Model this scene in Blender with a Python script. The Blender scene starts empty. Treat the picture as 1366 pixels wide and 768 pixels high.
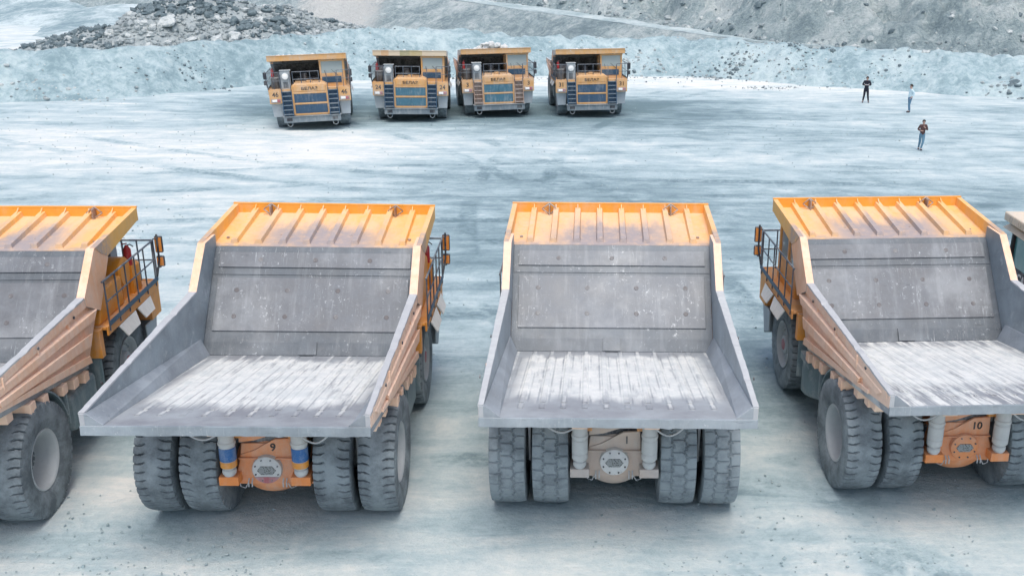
import bpy, bmesh, math, random
from mathutils import Vector, Matrix, noise as mn
random.seed(7)
PI=math.pi
S=bpy.context.scene
C=S.collection

# ---------------------------------------------------------------- materials
def newmat(name):
    m=bpy.data.materials.new(name); m.use_nodes=True
    nt=m.node_tree; nt.nodes.clear()
    out=nt.nodes.new('ShaderNodeOutputMaterial')
    p=nt.nodes.new('ShaderNodeBsdfPrincipled')
    nt.links.new(p.outputs[0],out.inputs[0])
    return m,nt,p
class N:
    """tiny node helper"""
    def __init__(s,nt): s.nt=nt; s.tc=None; s.seed=None
    def shift(s,v):
        if s.seed is None: return v
        m=s.nt.nodes.new('ShaderNodeVectorMath'); m.operation='ADD'; s.nt.links.new(v,m.inputs[0]); s.nt.links.new(s.seed,m.inputs[1]); return m.outputs[0]
    def seeded(s):
        a=s.nt.nodes.new('ShaderNodeAttribute'); a.attribute_type='OBJECT'; a.attribute_name='wear_seed'; s.seed=a.outputs['Fac']; return s
    def put(s,inp,v):
        if isinstance(v,(int,float)): inp.default_value=v
        elif isinstance(v,(tuple,list)):
            inp.default_value=tuple(v)+(1,) if len(v)==3 and inp.type=='RGBA' else v
        else: s.nt.links.new(v,inp)
    def coord(s,scale=(1,1,1),kind='Object',loc=(0,0,0),rot=(0,0,0)):
        if s.tc is None: s.tc=s.nt.nodes.new('ShaderNodeTexCoord')
        mp=s.nt.nodes.new('ShaderNodeMapping')
        mp.inputs['Scale'].default_value=scale; mp.inputs['Location'].default_value=loc; mp.inputs['Rotation'].default_value=rot
        s.nt.links.new(s.tc.outputs[kind],mp.inputs[0]); return mp.outputs[0]
    def noise(s,v,scale=5,detail=4,rough=.55,dist=0):
        n=s.nt.nodes.new('ShaderNodeTexNoise'); s.put(n.inputs['Vector'],s.shift(v))
        n.inputs['Scale'].default_value=scale; n.inputs['Detail'].default_value=detail
        n.inputs['Roughness'].default_value=rough; n.inputs['Distortion'].default_value=dist
        return n.outputs[0]
    def voro(s,v,scale=5,feat='F1',out='Distance'):
        n=s.nt.nodes.new('ShaderNodeTexVoronoi'); s.put(n.inputs['Vector'],v); n.feature=feat
        n.inputs['Scale'].default_value=scale; return n.outputs[out]
    def ramp(s,f,*stops):
        n=s.nt.nodes.new('ShaderNodeValToRGB'); s.put(n.inputs[0],f)
        el=n.color_ramp.elements
        while len(el)<len(stops): el.new(.5)
        for e,(p,c) in zip(el,stops):
            e.position=p; e.color=(c,c,c,1) if isinstance(c,(int,float)) else tuple(c)+(1,)
        return n.outputs[0]
    def math(s,op,a,b=0,clamp=False):
        n=s.nt.nodes.new('ShaderNodeMath'); n.operation=op; n.use_clamp=clamp
        s.put(n.inputs[0],a); s.put(n.inputs[1],b); return n.outputs[0]
    def mix(s,f,a,b,mode='MIX'):
        n=s.nt.nodes.new('ShaderNodeMix'); n.data_type='RGBA'; n.blend_type=mode
        s.put(n.inputs[0],f); s.put(n.inputs[6],a); s.put(n.inputs[7],b); return n.outputs[2]
    def attr(s,name):
        n=s.nt.nodes.new('ShaderNodeAttribute'); n.attribute_type='OBJECT'; n.attribute_name=name
        return n.outputs['Fac']
    def sep(s,v):
        n=s.nt.nodes.new('ShaderNodeSeparateXYZ'); s.put(n.inputs[0],v); return n.outputs
    def smooth(s,v,a,b,lo=0,hi=1):
        n=s.nt.nodes.new('ShaderNodeMapRange'); n.interpolation_type='SMOOTHSTEP'
        s.put(n.inputs[0],v); 
        for i,q in enumerate((a,b,lo,hi)): n.inputs[i+1].default_value=q
        return n.outputs[0]
    def bump(s,h,strength=.3,dist=.05):
        n=s.nt.nodes.new('ShaderNodeBump'); n.inputs['Strength'].default_value=strength; n.inputs['Distance'].default_value=dist
        s.put(n.inputs['Height'],h); return n.outputs[0]
    def normal_z(s):
        n=s.nt.nodes.new('ShaderNodeNewGeometry'); return s.sep(n.outputs['Normal'])[2]
DUST=(.50,.53,.53)
def paint(name,col,dusty=.25,up=.35,rough=.5,metal=0.0,dustcol=DUST,streak=True,bump=.12,extra=None,post=None,up0=.25):
    m,nt,p=newmat(name); n=N(nt).seeded()
    v=n.coord()
    a=n.noise(v,1.6,6,.65); b=n.noise(n.coord((3,3,.5) if streak else (1,1,1)),3,5,.6); c=n.noise(v,38,3,.6)
    d=n.math('ADD',n.math('MULTIPLY',a,.55),n.math('MULTIPLY',b,.45))
    d=n.smooth(d,.36,.68)
    att=n.attr('dust')
    amt=n.math('ADD',n.math('MULTIPLY',d,.55),att)
    amt=n.math('ADD',amt,dusty-.3)
    amt=n.math('ADD',amt,n.math('MULTIPLY',n.smooth(n.normal_z(),.25,.9),up))
    if extra: amt=extra(n,amt)
    amt=n.math('ADD',amt,n.math('MULTIPLY',n.math('SUBTRACT',c,.5),.5),True)
    amt=n.math('MULTIPLY',amt,.94)
    shade=n.mix(n.noise(v,4,5,.6),tuple(x*.8 for x in col),tuple(min(1,x*1.12) for x in col))
    dc=n.mix(n.noise(v,9,4),tuple(x*.82 for x in dustcol),tuple(min(1,x*1.15) for x in dustcol))
    chip=n.smooth(n.noise(n.coord(loc=(7,3,1)),14,5,.7),.66,.72)
    shade=n.mix(n.math('MULTIPLY',chip,.55),shade,(.12,.075,.05))
    fc=n.mix(amt,shade,dc)
    if post: fc=post(n,fc)
    n.put(p.inputs['Base Color'],fc)
    n.put(p.inputs['Roughness'],n.math('ADD',n.math('MULTIPLY',amt,.4),rough,True))
    p.inputs['Metallic'].default_value=metal
    if bump: n.put(p.inputs['Normal'],n.bump(n.math('ADD',a,n.math('MULTIPLY',c,.2)),bump,.03))
    return m
M={}
PEACH=(.74,.52,.36)
M['orange']=paint('orange_paint',(.80,.33,.05),.16,.2,streak=True,dustcol=(.58,.47,.40))
def can_post(n,col):      # spilled grey dirt over the rear middle of the canopy
    x,y,z=n.sep(n.coord())
    ax=n.math('ABSOLUTE',x)
    w=n.noise(n.coord((2.4,.5,1)),1.2,5,.65); w2=n.noise(n.coord((1,1,1),loc=(4,4,0)),5,5,.7)
    yy=n.math('ADD',y,n.math('MULTIPLY',n.math('SUBTRACT',w,.5),-2.2))
    mid=n.math('MULTIPLY',n.smooth(ax,2.2,.9),n.smooth(n.noise(n.coord((1.5,.4,1),loc=(1,7,0)),1.6,6,.65),.3,.6))
    col=n.mix(n.math('MULTIPLY',mid,.62),col,(.78,.55,.37))
    rust=n.smooth(n.noise(n.coord((6,1.2,1),loc=(2,2,5)),2.2,6,.72),.60,.70)
    col=n.mix(n.math('MULTIPLY',rust,.45),col,(.28,.15,.08))
    e=n.math('MULTIPLY',n.smooth(yy,5.5,4.6),n.smooth(ax,1.8,.7))
    e=n.math('MULTIPLY',e,n.smooth(w2,.2,.6,.5,1.0))
    edge=n.math('MULTIPLY',n.smooth(y,4.35,3.9),n.smooth(w2,.3,.6,.2,.8))
    e=n.math('MAXIMUM',n.math('MULTIPLY',e,.95),edge,True)
    return n.mix(e,col,(.33,.30,.31))
M['canopy']=paint('canopy_paint',(.92,.48,.09),.18,.34,dustcol=PEACH,post=can_post)
M['flange']=paint('canopy_edge_paint',(.88,.39,.055),.0,.2,dustcol=PEACH)
def side_extra(n,amt):
    x,y,z=n.sep(n.coord())
    return n.math('ADD',amt,n.math('ADD',n.smooth(y,4.6,1.6,0,.42),n.smooth(y,-.8,-2.4,0,.3)))
M['side']=paint('weathered_side_paint',(.88,.42,.17),.50,.15,dustcol=(.90,.65,.50),extra=side_extra)
M['undershade']=paint('shade_toned_steel',(.05,.05,.052),.0,.1)  # near-black tone that paints in the deep shade under the canopy
M['housing']=paint('housing_paint',(.80,.27,.07),.2,.2,dustcol=(.66,.46,.36))
M['dustyhousing']=paint('dust_caked_housing',(.56,.43,.34),.45,.2,dustcol=(.50,.47,.44))
M['farorange']=paint('faded_orange_paint',(.66,.34,.09),.22,.15,dustcol=(.56,.47,.38))
M['hubshade']=paint('shade_toned_hub',(.10,.125,.14),.12,.1)  # hub toned dark to paint in shade inside the deep rim
M['rimpaint']=paint('grey_rim_paint',(.42,.46,.48),.3,.2)
M['yellow']=paint('deck_yellow_paint',(.84,.34,.04),.05,.15)
M['cream']=paint('cream_paint',(.78,.64,.47),.15,.2)
M['white']=paint('white_paint',(.72,.74,.72),.1,.1)
M['greymetal']=paint('grey_metal',(.30,.35,.38),.3,.3)
M['strut']=paint('strut_metal',(.58,.59,.58),.3,.2)
M['frame']=paint('frame_steel',(.055,.075,.095),.1,.25)
M['dark']=paint('dark_steel',(.025,.03,.04),.05,.2)
M['navy']=paint('navy_paint',(.025,.08,.15),-.05,.12)
M['tread']=paint('step_steel',(.12,.18,.23),.05,.3)
M['bumpersteel']=paint('worn_bumper_steel',(.17,.215,.245),.1,.25)
M['teal']=paint('teal_blue_paint',(.045,.16,.23),-.02,.12)
M['rust']=paint('rusty_brown_paint',(.30,.17,.11),.3,.3)
M['blueband']=paint('blue_band',(.03,.14,.38),.1,.1)
M['red']=paint('red_paint',(.45,.03,.03),.05,.1)
M['tank']=paint('grey_green_tank',(.15,.22,.245),.15,.25)
M['guard']=paint('pale_grey_guard',(.40,.46,.50),.2,.3)
M['railtop']=paint('rubbed_rail_steel',(.42,.43,.45),.25,.25)
M['bolt']=paint('dull_bolt_steel',(.11,.105,.11),.05,.1)
M['mirror']=paint('mirror_orange',(.75,.27,.04),.05,.1)
M['black']=paint('black_rubber',(.015,.017,.02),.0,.1,bump=0)
M['hose']=paint('pale_hose',(.5,.53,.55),.1,.1,bump=0)
M['letter']=paint('dark_lettering',(.03,.022,.02),.06,0,bump=0)
M['letterw']=paint('white_lettering',(.8,.82,.82),.0,0,bump=0)
M['cover']=paint('pale_cover',(.66,.67,.66),.2,.1)
M['redplate']=paint('worn_red_plate',(.40,.10,.12),.25,.1)
M['galv']=paint('bare_rail_steel',(.07,.09,.12),.1,.15)
# worn steel inside of bodies
def steel(name,col,dust,flecks=.8):
    m,nt,p=newmat(name); n=N(nt).seeded(); v=n.coord()
    a=n.noise(v,1.3,6,.65); b=n.noise(v,7,6,.7)
    base=n.mix(n.smooth(a,.3,.7),tuple(x*.78 for x in col),tuple(x*1.18 for x in col))
    base=n.mix(n.math('MULTIPLY',n.smooth(b,.5,.8),.25),base,(.15,.135,.135))
    clus=n.smooth(n.noise(n.coord(loc=(1,5,2)),1.15,4,.6),.44,.62)
    fl=n.smooth(n.noise(n.coord((1,1,1.0),loc=(3,1,2)),10,8,.8),.57,.65)
    fl=n.math('MULTIPLY',fl,n.math('ADD',n.math('MULTIPLY',clus,.85),.12))
    sc=n.smooth(n.noise(n.coord((15,1.0,1.0),rot=(0,.5,.25)),2.4,7,.72),.60,.69)
    sc2=n.smooth(n.noise(n.coord((13,.9,.9),rot=(.2,-.55,.1),loc=(4,4,4)),2.2,7,.72),.61,.69)
    sc=n.math('MULTIPLY',n.math('MAXIMUM',sc,sc2),n.math('ADD',n.math('MULTIPLY',clus,.6),.15))
    fl=n.math('MAXIMUM',fl,sc)
    gouge=n.smooth(n.noise(n.coord((1.2,9,9),loc=(2,9,1)),1.4,6,.7),.62,.69)
    base=n.mix(n.math('MULTIPLY',gouge,.6),base,tuple(x*.45 for x in col))
    cloud=n.smooth(n.noise(n.coord(loc=(9,2,0)),.75,6,.66),.42,.74)
    drip=n.smooth(n.noise(n.coord((4.5,.5,.5),loc=(6,1,3)),1.3,5,.65),.50,.70)
    cloud=n.math('ADD',cloud,n.math('MULTIPLY',drip,.45),True)
    att=n.attr('dust')
    amt=n.math('ADD',n.math('MULTIPLY',fl,flecks),n.math('MULTIPLY',cloud,dust+.20))
    amt=n.math('ADD',amt,n.math('MULTIPLY',att,.8),True)
    amt=n.math('MULTIPLY',amt,.9)
    n.put(p.inputs['Base Color'],n.mix(amt,base,(.55,.59,.61)))
    p.inputs['Metallic'].default_value=.15
    n.put(p.inputs['Roughness'],n.smooth(a,.2,.8,.42,.7))
    n.put(p.inputs['Normal'],n.bump(n.math('ADD',a,n.math('MULTIPLY',b,.3)),.25,.03))
    return m
M['steel']=steel('worn_steel',(.10,.12,.138),.0)
M['liner']=steel('liner_steel',(.14,.155,.172),.08,.9)
M['chamfer']=steel('polished_steel',(.27,.305,.335),.1,.5)
M['inner']=steel('side_wall_steel',(.25,.295,.325),.14)
def floor_mat():
    m,nt,p=newmat('body_floor_steel'); n=N(nt).seeded(); v=n.coord()
    x,y,z=n.sep(v)
    a=n.noise(v,1.5,6,.65)
    base=n.mix(n.smooth(a,.3,.7),(.22,.23,.25),(.34,.37,.39))
    wob=n.math('ADD',y,n.math('MULTIPLY',n.math('SUBTRACT',n.noise(n.coord((1.6,.6,1)),1.3,4,.6),.5),1.6))
    mask=n.math('MULTIPLY',n.smooth(wob,2.25,1.75),n.smooth(wob,-1.75,-1.1))
    full=n.attr('floor_dust')
    streak=n.noise(n.coord((5,.55,1)),1.7,6,.65)
    side=n.smooth(n.math('ABSOLUTE',x),1.95,1.6)
    mask=n.math('MULTIPLY',mask,side)
    mask2=n.math('MULTIPLY',n.smooth(streak,.40,.58),full)
    mask=n.math('MAXIMUM',n.math('MULTIPLY',mask,n.smooth(streak,.22,.48)),mask2)
    fine=n.noise(v,24,5,.7)
    mask=n.math('MULTIPLY',mask,n.smooth(n.noise(n.coord((14,3,1)),2,5,.7),.25,.5,.8,1))
    # dust settles along the ridges and lies in streaks between them
    rx=n.math('ABSOLUTE',n.math('SUBTRACT',n.math('FRACT',n.math('ADD',n.math('DIVIDE',x,.352),20.0)),.5))
    rid=n.smooth(rx,.36,.47)
    s_=n.noise(n.coord((1.5,.22,1)),3,4,.6)
    edge=n.smooth(n.math('ABSOLUTE',n.math('SUBTRACT',rx,.27)),.06,.02)  # dark seam beside each ridge, painted-in shading that even light lacks
    mask=n.math('SUBTRACT',mask,n.math('MULTIPLY',edge,n.math('MULTIPLY',n.smooth(s_,.35,.6),.6)))
    rmask=n.math('MULTIPLY',n.smooth(n.math('ABSOLUTE',n.math('SUBTRACT',rx,.0)),.11,.06),n.math('MULTIPLY',n.smooth(y,-2.2,-1.9),n.smooth(n.noise(n.coord((1,.45,1)),2.2,4,.6),.42,.56)))
    mask=n.math('MAXIMUM',mask,n.math('MULTIPLY',rmask,.62),True)
    dusty=n.mix(n.smooth(n.noise(v,2.5,6,.7),.3,.7),(.55,.585,.58),(.72,.73,.70))
    haze=n.math('MULTIPLY',n.attr('dust'),.8,True)
    base=n.mix(haze,base,(.50,.55,.57))
    n.put(p.inputs['Base Color'],n.mix(mask,base,dusty))
    n.put(p.inputs['Roughness'],n.math('ADD',n.math('MULTIPLY',mask,.35),.5))
    n.put(p.inputs['Normal'],n.bump(n.math('ADD',mask,n.math('MULTIPLY',fine,.4)),.35,.03))
    return m
M['floor']=floor_mat()
def tyre_mat():
    m,nt,p=newmat('dusty_tyre_rubber'); n=N(nt).seeded(); v=n.coord()
    a=n.noise(v,2.2,6,.65); b=n.noise(v,30,4,.7)
    f=n.math('ADD',n.smooth(a,.3,.7),n.math('MULTIPLY',n.math('SUBTRACT',b,.5),.6))
    f=n.math('ADD',f,n.attr('dust'),True)
    n.put(p.inputs['Base Color'],n.mix(f,(.105,.13,.147),(.27,.32,.345)))
    p.inputs['Roughness'].default_value=.85
    n.put(p.inputs['Normal'],n.bump(b,.25,.02))
    return m
M['tyre']=tyre_mat()
def glass_mat(name,col,tr=.35):
    m,nt,p=newmat(name)
    p.inputs['Base Color'].default_value=tuple(col)+(1,); p.inputs['Roughness'].default_value=.08
    p.inputs['Transmission Weight'].default_value=tr; p.inputs['IOR'].default_value=1.5
    p.inputs['Coat Weight'].default_value=.6
    return m
M['glass']=glass_mat('dusty_glass',(.42,.50,.50),.15)
M['tealglass']=glass_mat('teal_glass',(.10,.30,.30),.2)
M['lens']=glass_mat('lamp_lens',(.85,.86,.84),.0)
def mesh_grille():
    m,nt,p=newmat('grille_mesh'); n=N(nt)
    w=n.voro(n.coord((1,1,1)),42,'F1'); f=n.smooth(w,.25,.45)
    n.put(p.inputs['Base Color'],n.mix(f,(.015,.02,.022),(.27,.29,.29))); p.inputs['Roughness'].default_value=.7
    return m
M['mesh']=mesh_grille()
def rock_mat(name,c1,c2,c3,scale=1.0,bump=.6):
    m,nt,p=newmat(name); n=N(nt); v=n.coord()
    a=n.noise(v,.5*scale,8,.7); b=n.noise(v,4*scale,8,.72)
    r=n.nt.nodes.new('ShaderNodeObjectInfo').outputs['Random']
    base=n.mix(n.smooth(a,.3,.7),c1,c2)
    base=n.mix(n.math('MULTIPLY',n.smooth(b,.52,.75),.8),base,c3)
    n.put(p.inputs['Base Color'],base); p.inputs['Roughness'].default_value=.95
    n.put(p.inputs['Normal'],n.bump(n.math('ADD',a,b),bump,.4/scale))
    return m
M['rock_dark']=rock_mat('dark_rock',(.09,.135,.155),(.18,.235,.255),(.36,.41,.42),2,.4)
M['rock_grey']=rock_mat('grey_rock',(.24,.29,.305),(.38,.43,.435),(.56,.60,.60),2,.4)
M['rock_white']=rock_mat('white_rock',(.60,.63,.62),(.72,.73,.71),(.80,.80,.78),2,.3)
M['pebble']=rock_mat('pebble',(.27,.36,.385),(.38,.465,.485),(.52,.59,.60),2,.4)
M['rock_pale']=rock_mat('pale_rock',(.40,.45,.455),(.56,.60,.59),(.70,.72,.70),2,.3)

def ground_mat():
    m,nt,p=newmat('pale_quarry_ground'); n=N(nt); v=n.coord()
    x,y,z=n.sep(v)
    wob=n.math('SUBTRACT',n.noise(n.coord((.02,.06,1)),1,4,.55),.5)
    y2=n.math('ADD',n.math('ADD',y,n.math('MULTIPLY',x,.03)),n.math('MULTIPLY',wob,16))
    t=n.math('DIVIDE',y2,110.0)
    band=n.ramp(t,(.10,.72),(.14,.67),(.18,.55),(.25,.40),(.34,.33),(.40,.33),(.47,.60),(.545,.46),(.60,.56),(.655,.54),(.72,.70),(.77,.86),(.95,.8))
    left=n.math('MULTIPLY',n.smooth(x,-5,-14),n.math('MULTIPLY',n.smooth(y,20,27),n.smooth(y,70,56)))
    band=n.math('ADD',band,n.math('MULTIPLY',left,.30))
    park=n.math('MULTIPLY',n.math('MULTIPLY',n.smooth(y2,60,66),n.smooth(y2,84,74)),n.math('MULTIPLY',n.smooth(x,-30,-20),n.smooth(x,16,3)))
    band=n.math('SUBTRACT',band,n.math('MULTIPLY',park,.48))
    s1=n.noise(n.coord((.06,.24,1),rot=(0,0,.05)),1,7,.66,.6); s2=n.noise(n.coord((.28,1.1,1),rot=(0,0,-.09)),1,7,.7,.8); s3=n.noise(v,.5,8,.68,.5)
    f=n.math('ADD',band,n.math('MULTIPLY',n.math('SUBTRACT',s1,.5),1.1))
    f=n.math('ADD',f,n.math('MULTIPLY',n.math('SUBTRACT',s2,.5),1.0))
    f=n.math('ADD',f,n.math('MULTIPLY',n.math('SUBTRACT',s3,.5),.85))
    fine=n.noise(v,6,8,.78)
    f=n.math('ADD',f,n.math('MULTIPLY',n.math('SUBTRACT',fine,.5),.5))
    # tyre tracks: worn arcs left by trucks turning in the yard
    tr=None; ins=None
    for (cx,cy,r0,w) in ((20,130,88,.34),(20,130,91.4,.34),(-60,20,62,.36),(-60,20,65.3,.36),(5,-40,83,.33),(5,-40,86.2,.33),(5,-40,90.5,.33),(-3,-90,125,.36),(-3,-90,128.3,.36),(60,45,62,.34),(60,45,65.2,.34),(3.2,-30,48.5,.3),(-10,140,110,.34),(-10,140,113.2,.34)):
        dx=n.math('SUBTRACT',x,cx); dy=n.math('SUBTRACT',y,cy)
        d=n.math('SQRT',n.math('ADD',n.math('MULTIPLY',dx,dx),n.math('MULTIPLY',dy,dy)))
        d=n.math('ABSOLUTE',n.math('SUBTRACT',n.math('ADD',d,n.math('MULTIPLY',n.math('SUBTRACT',s3,.5),.5)),r0))
        q=n.smooth(d,w+.12,w-.1); tr=q if tr is None else n.math('MAXIMUM',tr,q)
    brk=n.smooth(n.noise(n.coord((.12,.12,1),loc=(8,8,0)),1,5,.65),.44,.62)
    lug=n.noise(n.coord((2.6,2.6,1)),1.6,3,.6)
    tr=n.math('MULTIPLY',n.math('MULTIPLY',tr,brk),n.smooth(lug,.35,.6,.35,1))
    f=n.math('SUBTRACT',f,n.math('MULTIPLY',tr,.36),True)
    col=n.ramp(f,(.0,(.14,.22,.25)),(.30,(.255,.355,.39)),(.55,(.41,.525,.555)),(.8,(.59,.66,.658)),(1,(.735,.755,.73)))
    st=n.voro(v,3.4,'F1'); pick=n.smooth(n.noise(v,.35,4,.6),.54,.64)
    speck=n.math('MULTIPLY',n.smooth(st,.12,.05),pick)
    col=n.mix(n.math('MULTIPLY',speck,.45),col,(.17,.22,.25))
    g=n.voro(v,9,'F1'); gp=n.smooth(n.noise(n.coord((.08,.2,1),loc=(5,3,0)),1.0,6,.75),.52,.66)
    col=n.mix(n.math('MULTIPLY',n.math('MULTIPLY',n.smooth(g,.3,.12),gp),.55),col,(.68,.74,.75))
    g2=n.voro(v,14,'F1'); col=n.mix(n.math('MULTIPLY',n.math('MULTIPLY',n.smooth(g2,.22,.1),gp),.5),col,(.12,.18,.21))
    n.put(p.inputs['Base Color'],col); p.inputs['Roughness'].default_value=.95
    n.put(p.inputs['Normal'],n.bump(n.math('ADD',n.math('ADD',fine,n.math('MULTIPLY',tr,-.5)),n.math('MULTIPLY',s3,1.5)),.6,.12))
    return m
M['ground']=ground_mat()
def terr_mat(name,c1,c2,c3,stretch=(1,1,1),rot=(0,0,0),bump=.7,sc=1,pale=False):
    m,nt,p=newmat(name); n=N(nt); v=n.coord()
    a=n.noise(v,.10*sc,7,.62); b=n.noise(n.coord(stretch,rot=rot),.8*sc,8,.68,.5); d=n.noise(v,3.2*sc,6,.75)
    f=n.math('ADD',n.math('MULTIPLY',a,.9),n.math('MULTIPLY',b,.7)); f=n.math('ADD',f,n.math('MULTIPLY',d,.35))
    f=n.smooth(f,.74,1.2)
    col=n.ramp(f,(0,c1),(.5,c2),(1,c3))
    if pale:    # a pale limestone outcrop low on the left of the wall
        x,y,z=n.sep(v); w=n.math('ADD',x,n.math('MULTIPLY',n.math('SUBTRACT',b,.5),9))
        q=n.math('MULTIPLY',n.smooth(w,-43,-39),n.smooth(w,-26,-30)); col=n.mix(n.math('MULTIPLY',q,.85),col,n.mix(d,(.50,.52,.50),(.76,.77,.73)))
    n.put(p.inputs['Base Color'],col); p.inputs['Roughness'].default_value=.96
    n.put(p.inputs['Normal'],n.bump(n.math('ADD',b,n.math('MULTIPLY',d,.5)),bump,.6))
    return m
M['berm']=terr_mat('blue_grey_spoil',(.21,.315,.35),(.345,.465,.50),(.49,.60,.615),sc=1.6,bump=.5)
M['wall']=terr_mat('grey_rock_wall',(.19,.265,.29),(.35,.44,.455),(.58,.65,.645),stretch=(1,1,.35),rot=(.2,.6,.3),bump=1,sc=1.3,pale=True)
M['far']=terr_mat('far_slope',(.17,.26,.295),(.30,.40,.43),(.55,.64,.655),stretch=(.6,.6,2),bump=.4,sc=.8)
M['ramp']=terr_mat('ramp_surface',(.26,.355,.375),(.39,.485,.50),(.52,.60,.605),sc=2,bump=.4)
def patched():
    m,nt,p=newmat('patched_canopy_edge'); n=N(nt); x,y,z=n.sep(n.coord())
    t=n.math('ADD',n.math('DIVIDE',x,4.6),.5)
    r=n.ramp(t,(0,(.62,.50,.34)),(.33,(.44,.34,.13)),(.40,(.44,.34,.13)),(.50,(.30,.27,.11)),(.63,(.62,.50,.34)),(.78,(.58,.32,.12)),(.88,(.62,.46,.28)))
    r.node.color_ramp.interpolation='CONSTANT'
    n.put(p.inputs['Base Color'],n.mix(n.math('MULTIPLY',n.noise(n.coord(),3,5,.7),.5),r,(.66,.62,.55))); p.inputs['Roughness'].default_value=.7
    return m
M['patched']=patched()
M['whitedust']=paint('dust_covered_canopy',(.62,.50,.36),.35,.5,dustcol=(.72,.73,.71))
M['oiled']=paint('oily_grey_metal',(.10,.10,.105),.05,.2)
def cloth(name,col):
    m,nt,p=newmat(name); n=N(nt)
    n.put(p.inputs['Base Color'],n.mix(n.noise(n.coord(),12,4),tuple(c*.75 for c in col),tuple(min(1,c*1.2) for c in col)))
    p.inputs['Roughness'].default_value=.85
    return m
M['skin']=cloth('skin',(.55,.36,.29)); M['hair']=cloth('dark_hair',(.035,.028,.025))
M['cblack']=cloth('black_cloth',(.012,.015,.028)); M['jeans']=cloth('blue_denim',(.10,.21,.31)); M['djeans']=cloth('faded_denim',(.12,.24,.33))
M['shirtblue']=cloth('pale_blue_cloth',(.58,.74,.80)); M['brown']=cloth('brown_leather',(.085,.045,.045)); M['shirtw']=cloth('white_cloth',(.72,.66,.64)); M['shoe']=cloth('dark_shoe',(.03,.04,.055))
M['gadget']=cloth('grey_gadget',(.45,.47,.5))

# ---------------------------------------------------------------- mesh helpers
class MB:
    def __init__(s): s.v=[]; s.f=[]; s.m=[]; s.mats=[]; s.sm=[]
    def mi(s,k):
        if k not in s.mats: s.mats.append(k)
        return s.mats.index(k)
    def add(s,vs,fs,k,smooth=False):
        o=len(s.v); s.v+= [tuple(q) for q in vs]; i=s.mi(k) if isinstance(k,str) else None
        for j,f in enumerate(fs):
            s.f.append([o+q for q in f]); s.m.append(i if i is not None else s.mi(k[j])); s.sm.append(smooth)
        return s
    def hexa(s,b,t,k):      # b, t: 4 points each, same winding
        return s.add(list(b)+list(t),[(3,2,1,0),(4,5,6,7),(0,1,5,4),(1,2,6,5),(2,3,7,6),(3,0,4,7)],k)
    def box(s,x0,x1,y0,y1,z0,z1,k):
        return s.hexa([(x0,y0,z0),(x1,y0,z0),(x1,y1,z0),(x0,y1,z0)],[(x0,y0,z1),(x1,y0,z1),(x1,y1,z1),(x0,y1,z1)],k)
    def prism(s,poly,vec,k,k2=None,k3=None):
        n=len(poly); vec=Vector(vec); a=[Vector(q) for q in poly]; b=[q+vec for q in a]
        fs=[tuple(range(n))[::-1],tuple(range(n,2*n))]+[(i,(i+1)%n,n+(i+1)%n,n+i) for i in range(n)]
        ks=[k,k3 or k]+(k2 if isinstance(k2,list) else [k2 or k]*n) if k3 or isinstance(k2,list) else [k,k2 or k]+[k2 or k]*n
        return s.add(a+b,fs,ks)
    def yz(s,pts,x0,x1,k,k2=None,k3=None):
        return s.prism([(x0,y,z) for y,z in pts],(x1-x0,0,0),k,k2,k3)
    def tube(s,pts,r,k,n=8,cap=True):
        pts=[Vector(q) for q in pts]; rs=r if isinstance(r,(list,tuple)) else [r]*len(pts)
        vs=[];fs=[]; up=None
        for i,q in enumerate(pts):
            d=(pts[min(i+1,len(pts)-1)]-pts[max(i-1,0)]).normalized()
            if up is None: up=Vector((0,0,1)) if abs(d.z)<.9 else Vector((1,0,0))
            sx=d.cross(up).normalized(); sy=sx.cross(d).normalized(); up=sy
            for j in range(n):
                a=2*PI*j/n; vs.append(q+sx*math.cos(a)*rs[i]+sy*math.sin(a)*rs[i])
        for i in range(len(pts)-1):
            for j in range(n): fs.append((i*n+j,i*n+(j+1)%n,(i+1)*n+(j+1)%n,(i+1)*n+j))
        if cap: fs.append(tuple(range(n))[::-1]); fs.append(tuple((len(pts)-1)*n+j for j in range(n)))
        return s.add(vs,fs,k,True)
    def lathe(s,prof,k,axis='x',n=40,c=(0,0,0),smooth=True,closed=False):
        vs=[];fs=[];m=len(prof)
        for i in range(n):
            a=2*PI*i/n
            for (p,r) in prof:
                u,w=r*math.cos(a),r*math.sin(a)
                vs.append({'x':(c[0]+p,c[1]+u,c[2]+w),'y':(c[0]+u,c[1]+p,c[2]+w),'z':(c[0]+u,c[1]+w,c[2]+p)}[axis])
        for i in range(n):
            for j in range(m-1 if not closed else m):
                j2=(j+1)%m; i2=(i+1)%n
                fs.append((i*m+j,i*m+j2,i2*m+j2,i2*m+j))
        return s.add(vs,fs,k,smooth)
    def obj(s,name,parent=None,bevel=0,mats=None):
        me=bpy.data.meshes.new(name); me.from_pydata(s.v,[],s.f)
        for k in s.mats: me.materials.append(M[k])
        me.polygons.foreach_set('material_index',s.m); me.polygons.foreach_set('use_smooth',s.sm)
        bm=bmesh.new(); bm.from_mesh(me); bmesh.ops.recalc_face_normals(bm,faces=bm.faces)
        if len(bm.faces)<9000:
            for e in bm.edges:
                if len(e.link_faces)==2 and e.calc_face_angle(0)>.75: e.smooth=False
        bm.to_mesh(me); bm.free()
        me.update()
        o=bpy.data.objects.new(name,me); C.objects.link(o)
        if parent: o.parent=parent
        if bevel:
            b=o.modifiers.new('bevel','BEVEL'); b.width=bevel; b.segments=2; b.limit_method='ANGLE'; b.angle_limit=.7
        return o
def tag(o,label,cat,group=None):
    o['label']=label; o['category']=cat
    if group: o['group']=group
    return o
def struct(o): o['kind']='structure'; return o
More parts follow.
